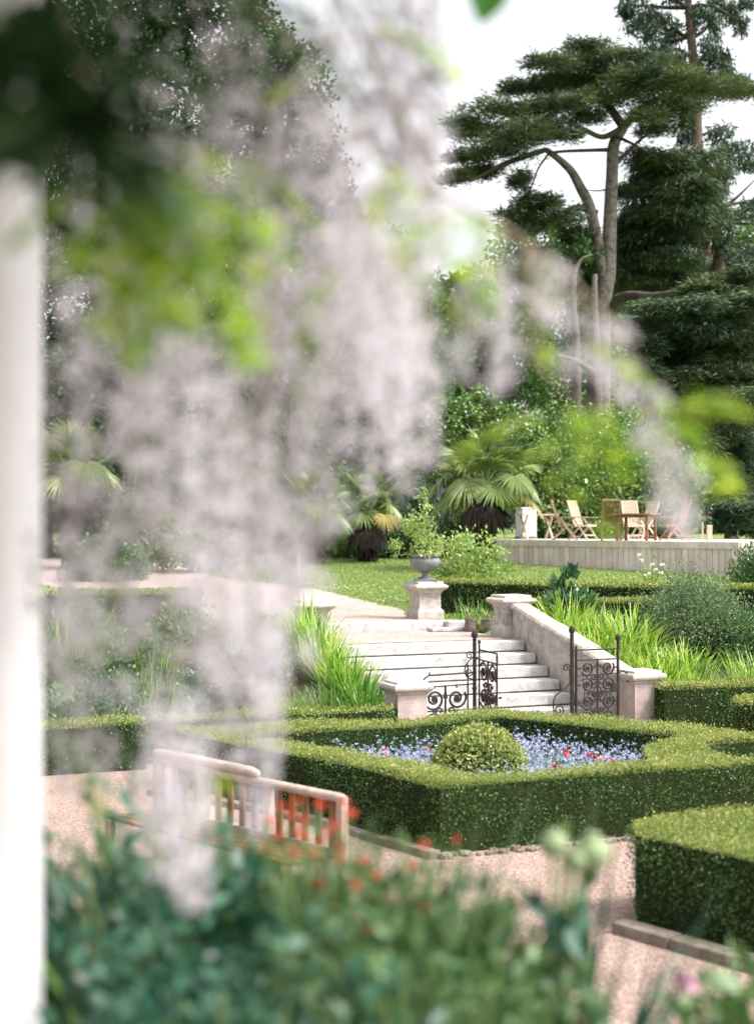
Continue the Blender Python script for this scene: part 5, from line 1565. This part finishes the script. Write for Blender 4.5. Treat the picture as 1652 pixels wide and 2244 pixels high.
for s in (0.0, Lb - .03):
    b = Buf(); b.bar(BP(s, .48, 0), BP(s, .48, .41), .06, .06, (bn[0], bn[1], 0)); part('front_leg', b, M_bench, t)


# ================================================================ FOREGROUND BORDER
def border_clump(label, x, D, rx, h, lm, n, size, name='border_plant', asp=.5, flowers=None, up=.5, stems=14, ztop=None, flm=None, z0=1.12):
    D *= .85; c = P(x, 0, D); c = np.array([c[0], D, z0])
    if h > 5: h = EYE - (h - 1150.0) * D / FPX - z0
    t = thing(name, label, 'plant', c)
    b = Buf()
    for i in range(stems):
        a = rng.random() * 6.28; r = rng.random() * rx
        e = c + [math.cos(a) * r, math.sin(a) * r * .8, h * rng.uniform(.7, 1.0)]
        b.tube([c + [math.cos(a) * r * .3, math.sin(a) * r * .3, 0], (c + e) / 2 + [0, 0, .05], e], .004, 4)
    part('stems', b, M_stem, t)
    n = int(n * 1.7); ns = 60; a = rng.random(ns) * 6.28; r = np.sqrt(rng.random(ns)) * rx
    tips = np.stack([np.cos(a) * r * 1.15, np.sin(a) * r, h * rng.uniform(.6, 1.08, ns) * (1 - .2 * (r / rx) ** 2)], 1)
    k = rng.integers(0, ns, n); tt = rng.random(n) ** .6
    pos = c + tips[k] * np.stack([.45 + .55 * tt, .45 + .55 * tt, tt], 1) + rng.normal(size=(n, 3)) * (.05 - .025 * tt)[:, None]
    out = np.stack([np.cos(a[k]), np.sin(a[k]), 0 * tt], 1)
    d = nrm(out * .5 + rand_dirs(n) * .7 + [0, 0, up]); L = rng.uniform(.5, 1.3, n) * size * (1.15 - .4 * tt)
    crn = rng.random(ns) * .45
    b = Buf(); b.leaves(pos, d, nrm(rand_dirs(n) * .8 + [0, 0, 1]), L, L * asp, np.clip(crn[k] + .55 * rng.random(n), 0, 1), .5); part('leaves', b, lm, t)
    for (fx, fy, fd, fr) in (flowers or []):
        q = P(fx, fy, D + fd)
        st = Buf(); st.tube([c + (q - c) * [.4, .4, 0], (c + q) / 2 + [.01, 0, .08], q], .003, 4)
        q = P(fx, fy, (D + fd)); fb_ = Buf(); flower_head(fb_, q, fr, 18); f = part('flower', fb_, flm or L_coral, t); part('flower_stalk', st, M_stem, f)
    return t


border_clump('ferny geum clump with coral flowers, tallest beside the bench end', 680, 4.25, .34, 1825, L_fern, 4200, .07, flowers=[(590, 1800, .1, .013), (620, 1770, 0, .012), (720, 1828, 0, .015), (690, 1870, -.1, .013), (755, 1760, .1, .012), (575, 1860, 0, .013), (645, 1870, -.1, .014), (668, 1800, 0, 0.015), (700, 1765, 0, 0.015), (640, 1790, .1, 0.014), (655, 1830, -.1, 0.016), (735, 1808, 0, 0.015), (770, 1785, .1, 0.015), (610, 1835, 0, 0.015), (742, 1858, -.1, 0.014), (700, 1845, .1, 0.012)], asp=.22, up=.9)
border_clump('ferny clump dotted with small orange-red flowers in the middle of the border', 840, 4.1, .33, 1885, L_fern, 4600, .07, flowers=[(820, 1920, 0, .013), (900, 1900, 0, .012), (780, 1940, 0, .014), (870, 2010, -.1, .013), (925, 1990, 0, .014), (700, 1940, 0, .013), (810, 2040, -.1, .013), (748, 1885, 0, 0.014), (850, 1970, 0, 0.012), (705, 2005, 0, 0.012), (995, 1995, 0, 0.012), (795, 1890, 0, 0.011), (650, 1760, .2, 0.011), (735, 1990, 0, 0.012), (970, 1935, .1, 0.011)], asp=.22, up=.9, flm=L_red)
border_clump('airy feathery clump right of the coral flowers', 1010, 4.0, .2, 1975, L_fern, 4200, .065, asp=.3, up=.9, flowers=[(930, 1855, 0, 0.012), (1000, 1840, .2, 0.010)])
border_clump('dark leafy plant at the left behind the post', 275, 4.3, .26, 1735, L_blue, 1700, .10, asp=.3)
border_clump('broad teal-leaved plant left of centre in the border', 345, 4.0, .26, 1740, L_blue, 1700, .10, asp=.3)
border_clump('teal-green leafy plant under the hanging racemes', 500, 4.15, .28, 1820, L_blue, 1700, .10, asp=.3)
for x, D, r, h, lab in ((300, 3.75, .2, 2000, 'low blue-green ground plant at the bottom left'), (430, 3.4, .26, 2060, 'low blue-green ground plant left of centre at the bottom'), (640, 3.4, .26, 2080, 'low blue-green leaves at the bottom middle'),
                        (850, 3.45, .26, 2060, 'low yellow-green leaves at the bottom right of centre'), (1020, 3.7, .17, 2110, 'low green leaves near the tall pods'), (1190, 3.7, .14, 2120, 'small green leaves at the foot of the pods')):
    border_clump(lab, x, D, r, h, L_blue if x < 800 else L_fern, 1700, .075, name='ground_plant', asp=.45)
border_clump('green leafy plant with one pink flower in the bottom right corner', 1640, 4.1, .17, 2150, L_fern, 1300, .11, asp=.4, flowers=[(1503, 2160, 0, .03)], flm=L_pink)


def fg_blades(label, x, D, n, L, W, az, lm, lean=.3, droop=.8, z0=1.12, rx=.12):
    D *= .88; L *= 1.0; c = P(x, 0, D); c = np.array([c[0], D, z0])
    t = thing('iris_plant', label, 'plant', c)
    pos = c + rng.normal(size=(n, 3)) * [rx, rx * .7, 0]
    b = Buf(); b.blades(pos, az + rng.normal(0, .5, n), rng.uniform(.75, 1.1, n) * L, W, rng.uniform(.3, 1, n) * lean, rng.uniform(.3, 1, n) * droop, 6)
    part('leaves', b, lm, t)
    return t
fg_blades('long sword leaves sweeping left at the lower left', 330, 3.7, 80, 1.15, .036, 2.6, L_croc2, .5, 1.3)
fg_blades('arching sword leaves crossing the lower left corner', 250, 3.9, 60, 1.1, .036, 0.2, L_blue, .5, 1.2)
fg_blades('tall green sword leaves pointing up right beside the pods', 1190, 3.7, 16, 1.0, .034, .35, L_blue, .5, .3, rx=.05)
fg_blades('few grey-green sword leaves rising between the red flowers and the pods', 930, 3.9, 11, 1.12, .026, .3, L_grey, .35, .4, rx=.08)
fg_blades('pointed leaves sticking out at the bottom beside the gravel', 1330, 3.9, 14, .62, .034, .2, L_fern, .9, .3, z0=1.1, rx=.06)
fg_blades('sword leaves in the bottom right corner', 1620, 4.0, 18, .6, .03, 2.4, L_fern, .7, .5, rx=.08)
for x, D, n, L, m_, az, lab in ((560, 3.9, 40, 1.02, L_croc2, 1.2, 'slender upright leaves between the teal plant and the coral flowers'), (780, 3.9, 34, .98, L_fern, .9, 'slender pale leaves rising through the coral flowers'),
                              (420, 3.6, 46, .95, L_grey, 2.4, 'grey-green strappy tuft below the hanging racemes'), (700, 3.5, 40, .85, L_fern, 1.8, 'loose grassy tuft in the bottom middle'), (980, 3.6, 34, .85, L_grey, 1.0, 'loose grey-green grassy tuft left of the pods'), (290, 3.9, 50, 1.15, L_grey, 2.8, 'tall grey-green strappy tuft beside the white post')):
    fg_blades(lab, x, D, n, L, .02, az, m_, .4, .9, rx=.14)
# tall stems with pale green pods
t = thing('pod_plant', 'tall stems topped with blurred pale green seed pods in front of the parterre hedge', 'plant', (P(1225, 0, 3.3)[0], 3.3, 1.12))
c = np.array([P(1225, 0, 3.3)[0], 3.3, 1.12])
b = Buf()
for (x, y, r, dx) in ((1212, 1848, .036, 0), (1290, 1868, .046, .04), (1255, 1882, .03, .02), (1240, 1800, .014, .01)):
    q = P(x, y, 3.3 + dx)
    b.tube([c, (c + q) / 2 + [-.03, 0, .02], q], .006, 6)
part('stems', b, M_stem, t)
M_pod = solidmat('pale_pod', (0.16, 0.22, 0.11), (0.27, 0.31, 0.18), 20, .6)
for (x, y, r, dx) in ((1212, 1848, .034, 0), (1295, 1868, .046, .04), (1262, 1884, .03, .02)):
    b = Buf(); q = P(x, y, 3.3 + dx)
    b.lathe([(0, -r), (r * .7, -r * .7), (r, 0), (r * .85, r * .5), (r * .35, r * .8), (r * .45, r * .95), (0, r * .9)], 12, q); part('seed_pod', b, M_pod, t, True)
b = Buf(); b.blades(np.tile(c, (16, 1)) + rng.normal(0, .03, (16, 3)) * [1, 1, 0], rng.random(16) * 6.28, rng.uniform(.6, .9, 16), .036, .35, .5, 5); 
k = 60; qq = c + np.stack([rng.normal(0, .05, k), rng.normal(0, .05, k), rng.uniform(.3, .9, k)], 1); b.leaves(qq, nrm(rand_dirs(k) + [0, 0, .9]), rand_dirs(k), .10, .045)
part('leaves', b, L_blue, t)

# ================================================================ WHITE POST AND WISTERIA
t = thing('porch_post', 'tall white painted porch post at the left edge, out of focus', 'post', (-.80, 3.0, 1.1))
b = Buf(); b.lathe([(.112, 0), (.112, 3.2)], 40); o = part('shaft', b, M_white, t, True, True)
b = Buf(); b.sqlathe([(.135, -.02), (.135, .16), (.12, .19), (.113, .2)]); part('plinth', b, M_white, t, local=True)
b = Buf(); b.sqlathe([(.113, 3.0), (.13, 3.03), (.15, 3.1), (.15, 3.2)]); part('capital', b, M_white, t, local=True)

t = thing('shade_roof', 'unseen white roof slab just above the view, added to shade the post and wisteria', 'roof', (-1, 0, 4.15))  # unseen slab and edge, added to cast shade on the post and upper wisteria
b = Buf(); b.box((-2.25, -.5, 4.21), (5.3, 7.3, .10)); part('shade_slab', b, M_white, t)
b = Buf(); b.box((-2.25, 3.05, 4.30), (5.3, .2, .26)); part('shade_beam', b, M_white, t)
wist = thing('wisteria', 'overhanging wisteria with long pale lilac racemes and lime leaves veiling the left of the view', 'climber', (-.95, 2.4, 1.1))


def raceme_mesh(L, seed):
    global rng
    old = rng; rng = np.random.default_rng(seed)
    n = int(L * 185); tt = rng.random(n) ** .9
    R0 = .030 * np.minimum(1, (1 - tt) * 1.8 + .18) * np.minimum(1, .5 + tt * 5)
    a = rng.random(n) * 6.28
    c = np.stack([np.cos(a) * R0, np.sin(a) * R0, -tt * L], 1) * 1.0
    c[:, 0] += .012 * np.sin(tt * 6 + seed)
    b = Buf()
    for k in range(3):
        d = nrm(np.stack([np.cos(a), np.sin(a), .25 + 0 * a], 1) + rand_dirs(n) * .9)
        b.leaves(c + rand_dirs(n) * .004, d, rand_dirs(n), .017, .014, None, .6)
    b.tube([(0, 0, .05), (0, 0, 0), (.006, 0, -.5 * L), (.012 * math.sin(6 + seed), 0, -L)], [.0016, .0016, .0013, .0008], 4, .02)
    me = b.data('raceme', L_lilac)
    rng = old
    return me


RM = [raceme_mesh(L, i) for i, L in enumerate((.16, .24, .32, .42, .5))]
RL = [.16, .24, .32, .42, .5]
rn = 0
def raceme(x, ytop, length_px, D, wd=1.0):
    global rn
    L = length_px * D / FPX
    i = int(np.argmin([abs(L - q) for q in RL]))
    o = link('raceme', RM[i], wist)
    q = P(x, ytop, D) - ORG[wist]
    o.location = tuple(q); sc = L / RL[i]
    w = rng.uniform(.72, 1.02) * (.72 if x > 980 else 1.0) * wd
    o.scale = (w, w, sc); o.rotation_euler = (rng.normal(0, .05), rng.normal(0, .05), rng.random() * 6.28)
    rn += 1


RAC = [  # the streaks that can be told apart: x, top, length, distance
    (400, 640, 420, 2.0), (450, 700, 480, 2.1), (370, 780, 430, 1.95), (330, 650, 420, 2.2), (480, 1000, 520, 2.0), (540, 920, 620, 2.1), (570, 1050, 520, 2.2),
    (600, 700, 480, 2.3), (510, 780, 420, 2.2), (230, 700, 420, 2.3), (270, 900, 420, 2.4), (190, 1150, 400, 2.3), (640, 900, 420, 2.3), (690, 840, 330, 2.4),
    (820, 480, 420, 2.2), (850, 620, 420, 2.1), (890, 700, 380, 2.2), (930, 720, 300, 2.2), (800, 380, 420, 2.4), (770, 600, 300, 2.5), (730, 950, 220, 2.4),
    (1040, 560, 280, 2.3), (1070, 520, 330, 2.3), (1100, 600, 270, 2.4), (1020, 640, 180, 2.3), (1190, 570, 120, 2.3), (1220, 590, 130, 2.3), (1205, 620, 90, 2.35),
    (1265, 690, 130, 2.3), (1300, 710, 120, 2.3), (1345, 710, 150, 2.3), (1370, 740, 140, 2.35), (1320, 730, 90, 2.3), (1415, 850, 140, 2.3), (1440, 870, 120, 2.35), (1465, 930, 130, 2.35),
    (1450, 980, 170, 2.4), (1480, 1000, 150, 2.35), (1510, 1040, 140, 2.4), (1500, 1080, 110, 2.4),
    (395, 1540, 440, 1.95), (370, 1600, 330, 2.1), (385, 1560, 430, 2.0), (410, 1620, 330, 2.05), (360, 1500, 330, 2.1), (540, 1450, 380, 2.2), (570, 1500, 300, 2.2), (500, 1300, 300, 2.2), (440, 1250, 330, 2.2),
    (590, 1250, 320, 2.3), (300, 1350, 230, 2.4), (150, 1250, 500, 2.4), (130, 1050, 420, 2.4), (200, 1500, 200, 2.3), (650, 1080, 200, 2.4), (300, 1150, 260, 2.4),
    (560, 200, 330, 2.3), (650, 120, 300, 2.5), (730, 60, 360, 2.4), (800, 0, 300, 2.4), (860, 60, 380, 2.4), (905, 120, 360, 2.4), (935, 20, 420, 2.4), (760, 200, 300, 2.5),
    (885, 380, 300, 2.3), (920, 330, 260, 2.4), (690, 360, 360, 2.4), (620, 460, 380, 2.3), (540, 580, 380, 2.4), (250, 230, 150, 2.2), (330, 250, 120, 2.3), (830, 220, 260, 2.5),
    (945, 440, 200, 2.3), (850, -40, 220, 2.5), (400, 300, 120, 2.4), (300, 580, 300, 2.5), (180, 620, 300, 2.5), (150, 780, 330, 2.5), (480, 140, 120, 2.5), (700, -60, 180, 2.5), (600, 260, 240, 2.5), (540, 60, 180, 2.4), (720, 260, 260, 2.6), (790, 300, 240, 2.5), (860, 250, 240, 2.5), (460, 330, 200, 2.4), (910, 560, 260, 2.3), (770, 420, 260, 2.5), (870, -220, 330, 2.4), (925, -200, 360, 2.35), (900, -60, 300, 2.4), (940, 150, 300, 2.4), (815, -160, 260, 2.5), (945, 300, 240, 2.35), (1130, 640, 200, 2.4)]
for r_ in RAC:
    raceme(*r_)


# thinner sprays between them: one mass of trailing flowers
xb = Buf()
for i in range(115):
    x = 120 + 840 * rng.random(); y = (-80 + 1450 * rng.random())
    if x > 700: y = min(y, 500) if rng.random() < .8 else y * .6
    D = rng.uniform(2.1, 2.7); L = rng.uniform(.16, .42); lim = (1060 if x > 860 else 1130 if x > 690 else 1560) - 60 * rng.random()
    if y + L * FPX / D > lim: y = lim - L * FPX / D
    q = P(x, y, D); n = int(L * 95)
    tt = rng.random(n); R0 = .030 * np.minimum(1, (1 - tt) * 1.8 + .18); a = rng.random(n) * 6.28
    cpt = q + np.stack([np.cos(a) * R0, np.sin(a) * R0, -tt * L], 1)
    for k in range(2):
        xb.leaves(cpt, rand_dirs(n), rand_dirs(n), .018, .014, None, .6)
o = part('trailing_flowers', xb, L_lilac, wist); o['kind'] = 'stuff'


def leafspray(c, ax, L, k, size, m, b):
    """pinnate leaf: pairs of leaflets on an arching stalk"""
    c = np.asarray(c, float); ax = nrm(ax)
    s = nrm(np.cross(ax, [0, 0, 1.0]) + 1e-6)
    pts = [c + ax * L * q + np.array([0, 0, -.35 * L * q * q]) for q in np.linspace(0, 1, k)]
    for i, p in enumerate(pts):
        for sg in (-1, 1):
            d = nrm(s * sg + ax * .5 + [0, 0, -.35] + rng.normal(0, .15, 3))
            b.leaves([p], [d], [nrm(np.array([0, 0, 1.0]) + rng.normal(0, .3, 3))], size * (1 - .3 * abs(i / k - .5)), size * .42, None, .45)
    b.leaves([pts[-1]], [nrm(ax + [0, 0, -.6])], [np.array([0, 0, 1.0])], size, size * .4, None, .45)
    b.tube(pts, .0015, 4)


def sprays(cl, m, lab=None):
    for (x, y, D, n, sp, size) in cl:
        c = P(x, y, D)
        for i in range(n):
            b = Buf(); q = c + rng.normal(size=3) * sp * [1, 1, .8]
            leafspray(q, [rng.normal(), rng.normal() * .6, -.3 + rng.normal() * .4], .11, 5, size, m, b)
            o = part('leaf_spray', b, m, wist)
            if lab:
                o['label'] = lab


sprays([(330, 390, 1.75, 6, .035, .055), (400, 430, 1.8, 6, .035, .055), (470, 480, 1.8, 4, .03, .05), (330, 540, 1.8, 5, .03, .055), (270, 460, 1.8, 3, .03, .05),
        (830, 400, 2.1, 2, .02, .045), (960, 560, 2.2, 1, .03, .045), (1070, 500, 2.2, 2, .02, .04), (1110, 570, 2.3, 1, .02, .04),
        (1180, 890, 2.3, 1, .015, .04), (1240, 880, 2.3, 2, .02, .04), (1310, 940, 2.3, 2, .02, .04), (1375, 990, 2.3, 1, .015, .04), (1490, 912, 2.3, 4, .014, .045), (1455, 900, 2.3, 2, .01, .045), (1020, 470, 2.2, 1, .02, .04), (1150, 600, 2.3, 1, .02, .04),
        (1290, 760, 2.3, 1, .015, .035), (740, 600, 2.3, 1, .03, .045), (760, 730, 2.4, 1, .03, .045), (700, 480, 2.4, 1, .03, .045),
        (880, 560, 2.3, 1, .02, .04), (690, 820, 2.4, 1, .03, .04), (700, 200, 2.3, 1, .04, .045), (820, 100, 2.3, 1, .03, .045), (560, 330, 2.3, 1, .03, .045),
        (480, 1690, 2.2, 1, .01, .04), (180, 1640, 2.3, 1, .03, .045), (220, 1250, 2.4, 1, .03, .04)], L_wist)
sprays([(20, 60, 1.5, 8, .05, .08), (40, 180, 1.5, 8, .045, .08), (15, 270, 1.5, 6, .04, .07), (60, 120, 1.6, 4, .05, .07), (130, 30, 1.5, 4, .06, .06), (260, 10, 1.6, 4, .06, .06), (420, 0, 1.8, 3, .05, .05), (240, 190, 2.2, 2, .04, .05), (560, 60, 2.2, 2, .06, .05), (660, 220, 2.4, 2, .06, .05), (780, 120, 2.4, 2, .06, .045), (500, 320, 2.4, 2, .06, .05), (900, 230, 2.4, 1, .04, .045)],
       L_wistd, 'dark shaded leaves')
# single leaf hanging in at the top
b = Buf()
for (x0, y0, x1, y1) in ((1086, -70, 1050, 56),):
    q = P(x0, y0, 2.5); e = P(x1, y1, 2.5); v = e - q; d = nrm(v); sd = nrm(np.cross(d, [0, 1, 0])); L = np.linalg.norm(v)
    ts = np.linspace(0, 1, 9); wv = .036 * np.sin(np.pi * ts ** .75) ** .8
    v = np.concatenate([np.stack([q + d * L * a - sd * w_, q + d * L * a + [0, .006, 0], q + d * L * a + sd * w_]) for a, w_ in zip(ts, wv)])
    f = [[3 * i + m, 3 * i + m + 1, 3 * i + m + 4, 3 * i + m + 3] for i in range(8) for m in (0, 1)]
    b.add(v, f)
b.tube([P(1100, -130, 2.5), P(1082, -45, 2.5)], .0012, 4)
part('hanging_leaf', b, leafmat('fresh_green_leaf', [(0.03, 0.13, 0.01), (0.04, 0.16, 0.012)], .3, .4, .4), wist)
# woody stems
b = Buf()
b.tube([(-.93, 2.4, 1.1), (-.98, 2.45, 2.2), (-.95, 2.4, 3.4), (-.7, 2.3, 3.75), (-.2, 2.3, 3.82), (.3, 2.3, 3.7)], [.03, .028, .025, .022, .018, .01], 8)
for pts in ([(700, -100, 2.35), (850, 200, 2.3), (960, 420, 2.3), (1100, 500, 2.3), (1200, 570, 2.3), (1330, 700, 2.3), (1420, 850, 2.3), (1470, 940, 2.35), (1510, 1060, 2.4)],
            [(100, -120, 2.2), (200, 200, 2.2), (330, 420, 2.1), (480, 560, 2.1), (640, 600, 2.3)], [(400, -150, 2.4), (560, 20, 2.3), (700, 120, 2.3), (850, 380, 2.3)],
            [(300, 350, 2.2), (250, 700, 2.3), (350, 1150, 2.2), (400, 1600, 2.05)], [(600, 600, 2.3), (560, 1000, 2.2), (560, 1450, 2.2)], [(1150, 540, 2.3), (1180, 800, 2.3), (1330, 930, 2.3)]):
    b.tube([P(*p) for p in pts], np.linspace(.006, .002, len(pts)), 5)
part('stems', b, M_vine, wist)
print('racemes', rn, 'faces', sum(len(o.data.polygons) for o in bpy.data.objects if o.type == 'MESH'))
